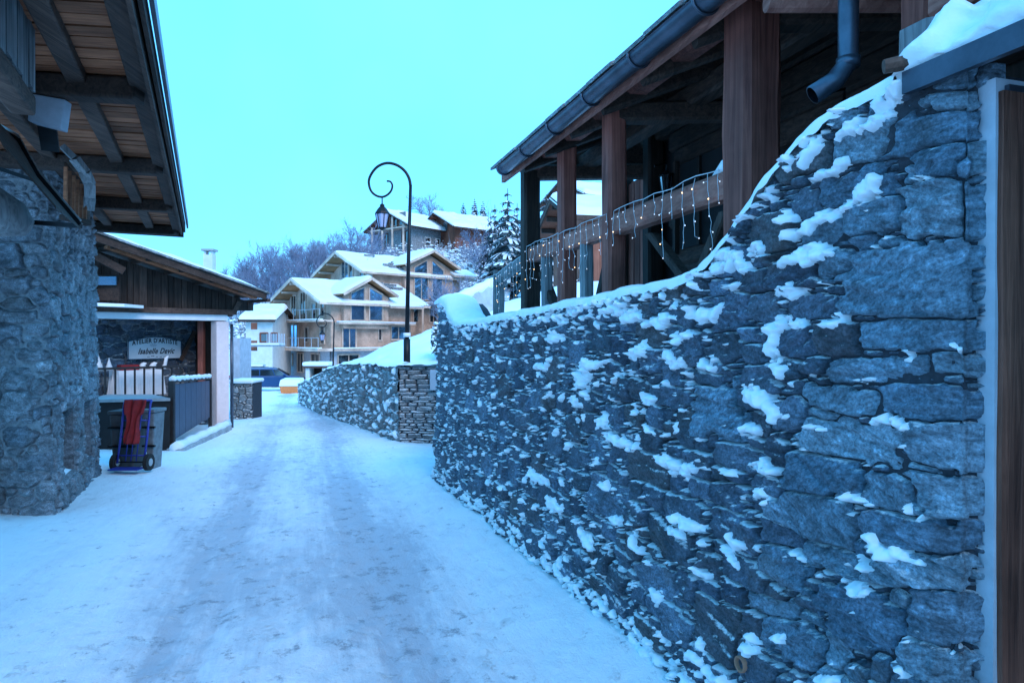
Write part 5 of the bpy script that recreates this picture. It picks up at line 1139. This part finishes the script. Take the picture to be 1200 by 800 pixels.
def build_chalet():
    gz = -2.2
    T = empty('chalet', at(388,440,62), 'new pale wood chalet with stepped snowy gables and blue windows', 'chalet'); T.location.z = gz
    C = at(388,0,62); h = House(T, C, 45, 8.9, 8.6, gz, 5.05, .44, 'pale_wood', 'pale', 1.7, 1.0)
    # concrete-blue ground floor, proud of the timber
    for (u, v, ex) in ((-.06,-.06,h.e1*(h.L+.1)), (-.06,-.06,h.e2*(h.W+.1))): 
        MB().obox(h.pt(u,v,gz), ex, (h.e2 if ex[0] > 0 else h.e1)*.2, (0,0,.62-gz)).build('ground_floor', M['plaster'], T)
    for x0,x1,y0,y1,fc,gl in ((338,344,415,428,'g','glass_dk'),(350,357,413,436,'g','glass_dk'),(366,376,414,434,'g','glass_dk'),(395,420,415,436,'side','glass_dk'),(436,452,418,436,'side','glass_dk')):
        h.win_px('gable' if fc == 'g' else 'side', x0,y0,x1,y1, glass=gl, proud=.12)
    for x0,x1,y0,y1,gl in ((340,350,380,407,'glass'),(358,362,383,401,'glass_dk'),(376,381,381,403,'glass_dk'),(342,348,346,375,'glass_dk'),(353,359,342,375,'glass_dk'),(366,371,355,374,'glass_dk'),(377,381,355,371,'glass_dk')):
        h.win_px('gable', x0,y0,x1,y1, glass=gl)
    for x0,x1,y0,y1,gl in ((401,417,384,409,'glass'),(443,447,385,399,'glass_dk'),(458,475,382,398,'glass')): h.win_px('side', x0,y0,x1,y1, glass=gl)
    a, b, _, _ = h.rect('gable',336,400,387,400); za = zat(377, h.C); zs = zat(410, h.C)
    h.slab('gable', -.5, h.W+.8, za, 1.5); h.slab('gable', -.8, h.W+1.2, zs-.1, 1.8, .25)
    h.slab('side', 0.2, h.L-.1, zat(380,h.C+h.e1*3), 1.0, rail=False); h.slab('side', -.2, h.L, zs-.1, 1.0, .22, rail=False)
    cg = h.cross_gable(393,430,457,327,347)
    a, b, um, zp, ze, d = cg; n = -h.e2; off = d*.6+.05; u0, u1, z0, z1 = h.rect('side',407,345,420,375)
    m = (u0+u1)/2; z0 = zat(376,h.C+h.e1*um)
    h.window('side', um-1.75, um-.25, z0, ze+.25, top=zp-.75, proud=off, mull=False, glass='glass'); h.window('side', um+.25, um+1.75, z0, zp-.75, top=ze+.25, proud=off, mull=False, glass='glass')
    # upper volume behind
    C2 = at(437,0,70.5); g = House(T, C2, 45, 11.8, 8.4, gz, 8.55, .46, 'pale_wood', 'pale', 1.9, .9)
    for x0,x1,y0,y1,gl in ((401,409,306,326,'glass'),(410,414,304,326,'glass_dk'),(423,427,309,326,'glass_dk')): g.win_px('gable', x0,y0,x1,y1, glass=gl)
    cg = g.cross_gable(466,507,531,295,314); a, b, um, zp, ze, d = cg; off = d*.6+.05; zc = zat(325, g.C+g.e1*um); zf = zat(352, g.C+g.e1*um); zt = zat(322,g.C+g.e1*um)
    g.window('side', um-2.1, um-.3, zt, ze-.05, top=zp-.9, proud=off, mull=False); g.window('side', um+.3, um+2.0, zt, zp-.9, top=ze-.1, proud=off, mull=False)
    g.window('side', um-2.1, um-.2, zf, zc-.1, proud=off); g.window('side', um+.35, um+1.8, zf, zc-.1, proud=off, mull=False); g.win_px('side',476,326,485,349); g.win_px('side',520,330,525,346)
    g.slab('side', 4.0, g.L+.3, zat(355,g.C+g.e1*6)-.2, 1.6, rail=False); g.win_px('side',484,360,490,378,glass='glass_dk'); g.win_px('side',503,362,512,378,glass='glass_dk')
    for x in (487, 516): u = hitu(x, g.C, g.e1); MB().bar(g.pt(u,-1.3,gz), g.pt(u,-1.3,zat(355,g.C+g.e1*6)-.2), .2,.2,(0,1,0)).build('balcony_post', M['pale_trim'], T)
    # lower side roofs (slab roofs with stone and snow)
    for (H_, ua, ub, zz) in ((h, 5.6, 9.6, zat(358,h.C+h.e1*7.5)), (g, 9.9, 13.4, zat(323,g.C+g.e1*11.5))):
        p = H_.pt; q = [p(ua,-1.3,zz-.35), p(ub,-1.3,zz-.35), p(ub,.6,zz+.55), p(ua,.6,zz+.55)]; rf = MB().prism(q, (0,0,.14)).build('side_roof', M['pale_trim'], T)
        MB().prism([v+V(0,0,.15) for v in q], (0,0,.2)).build('side_roof_snow', M['snow_roof'], rf, bevel=.08)
    # rows of roof stones showing through the snow, and the chimneys
    r = np.random.default_rng(3)
    for (H_, ua, ub, va, vb, n_) in ((h,1.5,5.5,-.6,1.6,20), (h,5.5,9,2.2,3.8,14), (g,1.0,5.5,-.5,1.6,20), (g,6,9,2.6,3.8,10), (h,-1,4,6.0,8.5,10)):
        for k in range(n_):
            u = r.uniform(ua,ub); v = r.uniform(va,vb); z = H_.ze+min(v,H_.W-v)*H_.pitch+.40; c = H_.pt(u,v,z); mb = MB(); mb.obox(c, H_.e1*r.uniform(.5,1.3), H_.e2*.25, (0,0,.22)); mb.build('roof_stone', M['stone_far'], T)
    for x, y0, y1, Yd in ((433,300,318,74),(427,306,318,73)):
        p0, p1 = at(x,y1,Yd), at(x,y0,Yd); MB().bar(p0-V(0,0,1), p1, .7,.7,(0,1,0)).build('chimney', M['render_w'], T); MB().bar(p1, p1+V(0,0,.15), 1.0,1.0,(0,1,0)).build('chimney_cap', M['stone_far'], T)
    # small snow-roofed shed in front
    S = empty('wood_shed', at(371,440,52), 'small snow roofed log shelter in front of the pale chalet', 'shed'); p = at(358,446,52); q = at(382,446,52); zt = at(0,431,52)[2]
    MB().box(p[0],p[0]+.3,52,53.2,-2.4,zt).build('end_wall', M['render_w'], S); MB().box(q[0]-.3,q[0],52,53.2,-2.4,zt).build('end_wall', M['render_w'], S); MB().box(p[0],q[0],53.2,53.4,-2.4,zt).build('back_wall', M['wood_dk'], S)
    for j in range(5):
        for i in range(7):
            MB().tube([V(p[0]+.42+i*.135,52.1,-2.2+j*.14), V(p[0]+.42+i*.135,53,-2.2+j*.14)], .065, 7).build('log', M['bark'], S)
    MB().box(p[0]-.2,q[0]+.2,51.8,53.6,zt,zt+.12).build('roof', M['wood_dk'], S); MB().box(p[0]-.22,q[0]+.22,51.78,53.6,zt+.124,zt+.45).build('roof_snow', M['snow_roof'], S, bevel=.12)
build_chalet()
def build_others():
    # upper chalets on the hill
    T = empty('hill_chalet', at(462,284,112), 'red brown gabled chalet high on the slope behind the lantern', 'chalet')
    C = at(482,0,112); zb = zat(284,C); h = House(T, C, 50, 7.5, 8.5, zb-3, zat(262,C), .50, 'stone_far', 'dk', 1.8, 1.6, .5, 'far_red')
    zg = zat(266,h.C); MB().prism([h.pt(-.08,0,zg), h.pt(-.08,h.W,zg), h.pt(-.08,h.W,h.ze), h.pt(-.08,h.W/2,h.zr-.1), h.pt(-.08,0,h.ze)], -h.e1*.08).build('gable_cladding', M['far_red'], T)
    for a, b in ((1.0,2.6),(3.3,5.0),(5.8,7.2)): h.window('gable', a, b, zg+.5, zg+2.6, frame='pale_trim', glass='glass_dk', proud=.22, mull=False)
    for a, b in ((.6,2.2),(5.8,7.6)): h.window('gable', a, b, zb-.5, zg-.6, frame='far_red', glass='glass_dk', proud=.1, mull=False)
    for v in (.2,2.95,5.5,8.2): MB().bar(h.pt(-1.5,v,zb-2), h.pt(-1.5,v,h.ze-.2+min(v,h.W-v)*.5), .3,.3,(0,1,0)).build('gable_post', M['pale_trim'], T)
    MB().obox(h.pt(-1.6,-.2,zg-.2), h.e1*1.6, h.e2*(h.W+.4), (0,0,.2)).build('balcony', M['pale_trim'], T)
    for a, b in ((3,4.2),(5.4,6.4)): h.window('side', a, b, zb-.2, zb+1.2, frame='render_w', glass='glass_dk', mull=False)
    T2 = empty('hill_chalet', at(540,268,120), 'hill chalet with one long snowy roof slope right of the gabled one', 'chalet')
    C = at(533,0,114); zb = zat(275,C); h2 = House(T2, C, 40, 9, 8.0, zb-4, zat(262,C), .50, 'far_red', 'dk', 1.6, 2.0, .5, 'far_red')
    for a, b in ((2,3.4),(5,6.4)): h2.window('gable', a, b, h2.ze-1.0, h2.ze+.7, frame='far_red', glass='glass_dk', mull=False)
    # white house with red shutters between the workshop and the chalet
    T3 = empty('village_house', at(318,420,56), 'white rendered house with red shutters left of the pale chalet', 'house')
    zb = -2.3
    C = at(288,0,60); h4 = House(T3, C, 4, 2.3, 6.5, zb, zat(374,C), .30, 'render_w', 'dk', .4, .7, .35, 'wood_dk')
    for (hh, x0, y0, x1, y1) in ((h4,305,390,314,401),(h4,318,390,325,401)):
        w_ = hh.win_px('side', x0,y0,x1,y1, frame='far_red', glass='glass_dk')
    for (x0, y0, x1, y1) in ((293,399,301,411),(294,378,301,386)): p, q = at(x0,y1,53.2), at(x1,y0,53.2); MB().box(p[0],q[0],53.2,53.3,p[2],q[2]).build('shutter', M['far_red'], T3)
    MB().box(at(300,0,52.8)[0], at(333,0,52.8)[0], 51.6, 53.0, at(0,406,52.8)[2], at(0,404,52.8)[2]).build('balcony', M['concrete'], T3); MB().box(at(300,0,52.8)[0], at(333,0,52.8)[0], 51.5, 53.0, at(0,403.8,52.8)[2], at(0,402,52.8)[2]).build('balcony_snow', M['snow_roof'], T3)
    for k in range(12): x = at(313,0,51.7)[0]+k*.12; MB().bar(V(x,51.7,at(0,404,52.8)[2]), V(x,51.7,at(0,391,52.8)[2]), .04,.04,(0,1,0)).build('rail_bar', M['plaster'], T3)
    # dark barn and chalets seen through the porch
    T4 = empty('barn', at(692,268,30), 'dark weathered barn with snowy roof seen between the porch posts', 'barn')
    C = at(684,0,30); h5 = House(T4, C, 12, 6, 5, 1.0, zat(253,C), .42, 'far_red', 'dk', .8, .6, .3, 'far_red')
    T5 = empty('hill_chalet', at(690,235,72), 'snowy roofed chalet on the slope seen through the porch', 'chalet')
    C = at(690,0,72); h6 = House(T5, C, 30, 7, 7, 8, zat(227,C), .46, 'render_w', 'dk', 1.4, 1.2, .45, 'far_red')
    for a, b in ((1.2,2.6),(4,5.4)): h6.window('gable', a, b, h6.ze-1.6, h6.ze+.2, frame='far_red', glass='glass_dk', mull=False)
    h6.window('side', 1.5, 3.2, h6.ze-2.2, h6.ze-.6, frame='far_red', glass='glass_dk')
    # stone gate pillar and pale gable end beyond the workshop
    G = empty('gate_pillar', at(282,480,21.5), 'squat stone pillar with snow cap just beyond the pink pillar', 'pillar'); p, q = at(270,482,21.5), at(296,482,21.5); z1 = at(0,449,21.5)[2]
    us = np.arange(p[0], q[0], .012); zs = np.linspace(-1.2, z1, 90); U, Z = np.meshgrid(us, zs); sd_ = pack(p[0], q[0], lambda u: -1.2, lambda u: z1, [(.08,.15,.05,.09,200),(.04,.08,.03,.05,500)], (), 3); L, e, H = masonry(U, Z, sd_, 4, .02, 5, 3, .3, .025, .01)
    tw = lambda u, z, h: np.stack([u+0*h, 21.5-h+0*u, z], -1); stones_from(G, U, Z, L, H, e, tw, M['stone_far'], 120); sheet('mortar', U, Z, Z*0, tw, M['mortar'], G)
    MB().box(p[0]+.005, q[0]-.005, 21.52, 22.3, -1.2, z1-.01).build('pillar_core', M['mortar'], G)
    MB().box(p[0]-.05, q[0]+.05, 21.4, 22.4, z1, z1+.12).build('snow_cap', M['snow_roof'], G, bevel=.05)
    G2 = MB().box(at(269,0,23)[0], at(281,0,23)[0], 23, 24, -1.4, at(0,396,23)[2]).build('side_shed', M['plaster'], None); tag(G2, 'narrow pale shed wall behind the squat stone pillar', 'shed')
    # chimney of the house behind the workshop
    Ch = empty('chimney', at(246,310,24), 'small pale chimney with raised cap above the workshop roof', 'chimney'); p = at(246,312,24); MB().bar(p-V(0,0,2.0), at(246,299,24), .32,.32,(0,1,0)).build('stack', M['render_w'], Ch)
    for dx in (-.12,.12): MB().bar(at(246,299,24)+V(dx,0,0), at(246,295,24)+V(dx,0,0), .07,.25,(0,1,0)).build('cap_leg', M['render_w'], Ch)
    t = at(246,294,24); MB().box(t[0]-.22,t[0]+.22,23.8,24.2,t[2]-.02,t[2]+.05).build('cap', M['concrete'], Ch)
build_others()
# ================================================================== HILLSIDE
def hill_z(X, Y):
    X = np.asarray(X, float); Y = np.asarray(Y, float)
    m = .12 + .88*sstep(-62, -16, X); base = np.clip(Y-72, 0, 46)*.44 + np.clip(Y-118, 0, 400)*.10
    near = np.clip(X+4, 0, 60)*.16*sstep(28, 55, Y)                         # slope also climbs to the right
    return -2.35 + base*m + near*sstep(0, 30, X+20) + .8*NZ.fbm(X*.06, Y*.06)*sstep(74, 90, Y)
def build_hill():
    xs = np.concatenate([np.linspace(-160,-70,12), np.linspace(-66,60,127), np.linspace(64,220,25)]); ys = np.concatenate([np.linspace(40,140,101), np.linspace(144,420,40)])
    X, Y = np.meshgrid(xs, ys); Z = hill_z(X, Y); Z = Z + .25*NZ2.fbm(X*.5, Y*.5)*sstep(74, 84, Y)
    for k, yy in enumerate((78, 84, 90, 97, 104)): Z = Z + .5*sstep(yy-.5, yy+.5, Y)*sstep(-40,-25,X) - .5*sstep(yy-6,yy+.5,Y)*sstep(-40,-25,X)
    nx = len(xs); i = (np.arange(len(ys)-1)[:,None]*nx+np.arange(nx-1)[None]).ravel()
    tag(link('hillside', mesh_np('hillside', np.stack([X,Y,Z],-1).reshape(-1,3), np.stack([i,i+1,i+nx+1,i+nx],-1)), M['snow_roof']), 'snowy hillside above the village', kind='structure')
build_hill()
# ---------------------------------------------------------------- bare trees
def bare_tree_mesh(seed, height, name='crown'):
    r = np.random.default_rng(seed); segs_t = []; segs_c = []
    def grow(p, d, ln, rad, depth):
        n = 3; pts = [p]
        for k in range(n):
            d = d + r.normal(0, .13, 3) + V(0,0,.06); d /= np.linalg.norm(d); p = p + d*ln/n; pts.append(p)
        (segs_t if depth == 0 else segs_c).append((pts, rad, rad*.62))
        if depth >= 5: return
        nb = {0: 6, 1: 5, 2: 4, 3: 4, 4: 3}[depth]
        for k in range(nb):
            f = r.uniform(.35, 1) if depth == 0 else r.uniform(.25, 1); q = pts[min(n, int(f*n)+0)]; q = pts[int(f*n)] + (pts[min(int(f*n)+1,n)]-pts[int(f*n)])*(f*n-int(f*n))
            a = r.normal(0,1,3); a -= d*np.dot(a,d); a /= np.linalg.norm(a)+1e-9; sp = r.uniform(.45,.95); nd = d*math.cos(sp)+a*math.sin(sp)+V(0,0,.15); nd /= np.linalg.norm(nd)
            grow(q, nd, ln*r.uniform(.5,.72), max(rad*.55, .012), depth+1)
    grow(V(0,0,0), V(0,0,1), height*.5, height*.018, 0)
    out = []
    for segs in (segs_t, segs_c):
        vs, fs = [], []
        for pts, r0, r1 in segs:
            m = len(pts)
            for k, p in enumerate(pts):
                rad = r0+(r1-r0)*k/(m-1); t = pts[min(k+1,m-1)]-pts[max(k-1,0)]; t = t/(np.linalg.norm(t)+1e-9); x = np.cross(t, V(.3,.9,.2)); x /= np.linalg.norm(x)+1e-9; y = np.cross(t, x)
                for j in range(3): an = j*2.0944; vs.append(p+(x*math.cos(an)+y*math.sin(an))*rad)
            b = len(vs)-3*m
            for k in range(m-1):
                for j in range(3): fs.append((b+k*3+j, b+k*3+(j+1)%3, b+k*3+3+(j+1)%3, b+k*3+3+j))
        out.append(mesh_np(name, np.array(vs), np.array(fs), False))
    return out
TREES = [bare_tree_mesh(s, 11) for s in (1,2,3,4)]
for t, c in TREES: t.materials.append(M['frost']); c.materials.append(M['frost'])
def plant_tree(x, y, s, k, label, group, rz=0, zoff=0):
    o = empty('bare_tree', (x, y, float(hill_z(x,y))-.2+zoff), label, 'tree', group, rz); o.scale = (s,s,s)
    t, c = TREES[k % 4]
    for nm, me in (('trunk', t), ('crown', c)): ob = bpy.data.objects.new(nm, me); COL.objects.link(ob); ob.parent = o
r = np.random.default_rng(12)
grove = 'frosted bare trees massed on the slope left of the chalet gables'
for k in range(34):                          # the grove behind the pale chalet
    px = 268 + (k*5.3 % 178) + r.uniform(-4,4); Y = r.uniform(84, 128); x = (px-600)/F*Y
    top = np.interp(px, [262,285,310,340,360,390,420,445], [322,288,268,262,258,262,250,262]) + r.uniform(-3, 30)
    zt = EYE+(HY-top)*Y/F; h = max(5.0, zt-float(hill_z(x,Y))); s = h/12.0
    if s > 1.9: s = 1.9
    plant_tree(x, Y, s, k, 'bare frosted tree among the many massed on slope behind the pale chalet', grove, r.uniform(0,6), max(0, zt-float(hill_z(x,Y))-12*s)*0)
for (px, Y, top, k, lab) in ((503,128,214,1,'tall bare tree standing behind the hill chalet roofs'),(530,125,232,2,'rounded bare tree peeping over the hill chalets'),(518,126,233,3,'small bare tree between the two hill chalets'),(562,100,246,0,'bare tree right of the long hill chalet roof'),(523,58,282,2,'thin bare sapling rising beside the pale chalet right gable'),(548,62,296,1,'forked bare sapling on the terraced slope right of the chalet'),(612,75,230,3,'bare tree behind the dark end post of the porch')):
    x = (px-600)/F*Y; h = EYE+(HY-top)*Y/F-float(hill_z(x,Y)); plant_tree(x, Y, h/12.0, k, lab, 'single bare trees on the upper slope', k)
# ---------------------------------------------------------------- conifers
def conifer_mesh(seed, H=10.0):
    r = np.random.default_rng(seed); nv, nf, sv, sf = [], [], [], []; tr = MB(); tr.tube([V(0,0,0), V(0,0,H)], [.16,.02], 7)
    z = H*.08
    while z < H*.985:
        R0 = (1-z/H)**.8*H*.26+.10; nb = int(9+R0*7)
        for k in range(nb):
            a = r.uniform(0, 6.283); L_ = R0*r.uniform(.7,1.12); dr = r.uniform(.25,.5); d = V(math.cos(a), math.sin(a), 0); s = V(-d[1], d[0], 0); n = 5
            for j in range(n):
                f0, f1 = j/n, (j+1)/n; p0 = V(0,0,z)+d*L_*f0-V(0,0,dr*L_*f0*f0); p1 = V(0,0,z)+d*L_*f1-V(0,0,dr*L_*f1*f1); w0 = (L_*.30+.05)*(1.1-f0*.7); 
                for q in range(3):
                    sg = r.choice([-1,1]); tip = p1+s*sg*w0*r.uniform(.6,1.3)+V(0,0,-r.uniform(.02,.16)*L_); b = len(nv); nv += [p0, p1, tip]; nf.append((b,b+1,b+2))
                if r.random() < .8:
                    b = len(sv); u = V(0,0,.045+.02*L_); w1 = w0*.5; sv += [p0+u-s*w1, p0+u+s*w1, p1+u+s*w1*.8, p1+u-s*w1*.8]; sf.append((b,b+1,b+2,b+3))
        z += H*.035+.08*r.random()
    a = bpy.data.meshes.new('crown'); a.from_pydata([tuple(p) for p in nv], [], nf); a.materials.append(M['needle'])
    b = mesh_np('snow_load', np.array(sv), np.array(sf), False); b.materials.append(M['snow_roof']); t = tr.mesh('trunk'); t.materials.append(M['bark']); return t, a, b
CON = [conifer_mesh(s) for s in (5,6)]
for k, (px, Y, top, base, lab) in enumerate(((595,66,221,285,'tallest snow dusted conifer left of the porch end post'),(580,74,240,285,'shorter dark conifer left of the tallest one'),(556,132,232,262,'small conifer above the long hill chalet roof'),(566,134,235,262,'slim conifer beside the one above the hill chalet roof'),(543,134,237,262,'smallest conifer left of the pair above the hill chalet'),(640,60,228,300,'snow dusted conifer between the first two porch posts'),(627,64,240,300,'conifer right behind the dark porch end post'),(606,70,238,290,'narrow conifer between the tallest one and the porch'),(652,66,236,300,'conifer half hidden by the second porch post'))):
    x = (px-600)/F*Y; z0 = EYE+(HY-base)*Y/F; h = (base-top)*Y/F; o = empty('conifer', (x,Y,min(z0, float(hill_z(x,Y))-.1)), lab, 'conifer', 'snow dusted conifers on the slope', k); h = EYE+(HY-top)*Y/F-o.location.z; s = h/10.0; o.scale = (s*.95,s*.95,s)
    for nm, me in zip(('trunk','crown','snow_load'), CON[k % 2]): ob = bpy.data.objects.new(nm, me); COL.objects.link(ob); ob.parent = o
# ---------------------------------------------------------------- scrub and snow tufts on the slope
def build_scrub():
    r = np.random.default_rng(19); vs, fs, sv, sf = [], [], [], []
    for k in range(3600):
        Y = r.uniform(76, 128); px = r.uniform(360, 660) if k % 4 else r.uniform(270, 420); x = (px-600)/F*Y; z = float(hill_z(x,Y)); h = r.uniform(.5, 1.7); c = V(x,Y,z)
        for j in range(9):
            d = r.normal(0,.45,3)+V(0,0,1); tip = c+d*h*r.uniform(.6,1); s = np.cross(d, V(.2,.97,0)); s = s/np.linalg.norm(s)*.07; b = len(vs); vs += [c-s, c+s, tip]; fs.append((b,b+1,b+2))
            if j < 4: 
                q = c+(tip-c)*r.uniform(.5,1); b = len(sv); t = r.uniform(.15,.45); a = r.normal(0,1,2); a = V(a[0],a[1],0)/np.linalg.norm(a)*t; n = V(-a[1],a[0],0)*.6; u = V(0,0,t*.5)
                sv += [q-a, q-n, q+a, q+n, q+u]; sf += [(b,b+1,b+4),(b+1,b+2,b+4),(b+2,b+3,b+4),(b+3,b,b+4)]
    me = mesh_np('slope_scrub', np.array(vs), np.array(fs), False); tag(link('slope_scrub', me, M['scrub']), 'frosted scrub covering the slope between the chalets', kind='stuff')
    me = mesh_np('scrub_snow', np.array(sv), np.array(sf), False); tag(link('scrub_snow', me, M['snow_roof']), 'snow tufts on the scrub of the slope', kind='stuff')
build_scrub()
# ================================================================== CARS
def build_car(paint, label, loc, rz, snow):
    C = empty('parked_car', loc, label, 'car', 'parked cars at the end of the lane', rz)
    prof = [(-2.15,.42),(-2.18,.75),(-2.05,.98),(-1.5,1.03),(1.0,1.02),(1.75,.92),(2.12,.74),(2.15,.42)]
    def loft(sec, name, mat, parent, bev=.0):
        mb = MB(); n = len(sec[0])
        for s_ in sec: mb.v += [tuple(p) for p in s_]
        for k in range(len(sec)-1):
            for j in range(n): a = k*n+j; b = k*n+(j+1)%n; mb.f.append((a,b,b+n,a+n))
        mb.f.append(tuple(range(n))[::-1]); mb.f.append(tuple((len(sec)-1)*n+j for j in range(n))); return mb.build(name, mat, parent, local=True, bevel=bev)
    low = lambda y, k: [(x*k, y, z) for x, z in [(-2.15,.32)]+prof+[(2.15,.32)]]
    body = loft([low(-.88,.96), low(-.80,1.0), low(.80,1.0), low(.88,.96)], 'body', paint, C, .03)
    cab = [(-1.95,1.0),(-1.6,1.46),(-1.3,1.56),(.1,1.56),(.35,1.5),(1.15,1.0)]
    loft([[(x*.97,-.80,z if z < 1.1 else z-.03) for x,z in cab], [(x,-.66,z) for x,z in cab], [(x,.66,z) for x,z in cab], [(x*.97,.80,z if z < 1.1 else z-.03) for x,z in cab]], 'cabin', paint, C, .03)
    for sd in (-1, 1):
        for (xa, xb, ta, tb) in ((-1.55,-.75,-1.35,-.75),(-.68,.2,-.68,.05),(.26,.95,.12,.42)):
            y = sd*.815; MB().prism([V(xa,y,1.06), V(xb,y,1.06), V(tb,sd*.79,1.45), V(ta,sd*.79,1.45)], (0,sd*.012,0)).build('side_window', M['glass_dk'], C, local=True)
        MB().box(-2.2,-2.12,sd*.62-.13,sd*.62+.13,.70,.92).build('tail_light', M['red_lamp'], C, local=True); MB().box(2.0,2.1,sd*.62-.14,sd*.62+.14,.68,.80).build('headlight', M['rim'], C, local=True)
        MB().box(.75,.93,sd*.9-.07,sd*.9+.07,1.03,1.15).build('mirror', paint, C, local=True)
        for x in (-1.32, 1.32):
            wl = MB().tube([V(x,sd*.72,.33), V(x,sd*.90,.33)], .33, 20).build('wheel', M['rubber'], C, local=True); MB().tube([V(x,sd*.89,.33), V(x,sd*.915,.33)], .20, 14).build('rim', M['rim'], wl, local=True)
    MB().prism([V(-2.0,-.62,1.06), V(-2.0,.62,1.06), V(-1.68,.56,1.45), V(-1.68,-.56,1.45)], (-.03,0,.01)).build('rear_window', M['glass_dk'], C, local=True); MB().prism([V(1.16,-.62,1.05), V(1.16,.62,1.05), V(.42,.56,1.50), V(.42,-.56,1.50)], (.02,0,.02)).build('windscreen', M['glass_dk'], C, local=True)
    MB().box(-2.215,-2.2,-.26,.26,.62,.74).build('number_plate', M['white'], C, local=True); MB().box(-2.22,-2.1,-.8,.8,.34,.52).build('bumper', M['rubber'], C, local=True)
    if snow: MB().box(-1.5,.25,-.62,.62,1.57,1.57+snow).build('roof_snow', M['snow_roof'], C, local=True, bevel=.05)
    return C
gz = lambda Y: float(road_z(Y))
p = at(318,450,46); build_car(M['car_blue'], 'dark blue hatchback parked across the end of the lane', (p[0],46,gz(46)-.02), R(18), .0)
p = at(288,432,50); build_car(M['car_grey'], 'snow capped grey car half hidden behind the stone pillar', (p[0],53,gz(53)), R(10), .16)
B = empty('grit_bin', at(342,453,42), 'snow covered orange grit bin beside the parked blue car', 'grit bin'); p = at(342,455,42); g_ = gz(42); 
MB().hexa([V(p[0]-.55,41.6,g_-.1), V(p[0]+.55,41.6,g_-.1), V(p[0]+.55,42.4,g_-.1), V(p[0]-.55,42.4,g_-.1), V(p[0]-.62,41.55,g_+.42), V(p[0]+.62,41.55,g_+.42), V(p[0]+.62,42.45,g_+.42), V(p[0]-.62,42.45,g_+.42)]).build('body', M['orange'], B, bevel=.04)
MB().hexa([V(p[0]-.66,41.5,g_+.424), V(p[0]+.66,41.5,g_+.424), V(p[0]+.66,42.5,g_+.424), V(p[0]-.66,42.5,g_+.424), V(p[0]-.6,41.6,g_+.82), V(p[0]+.6,41.6,g_+.82), V(p[0]+.6,42.5,g_+.9), V(p[0]-.6,42.5,g_+.9)]).build('lid_snow', M['snow_roof'], B, bevel=.06)
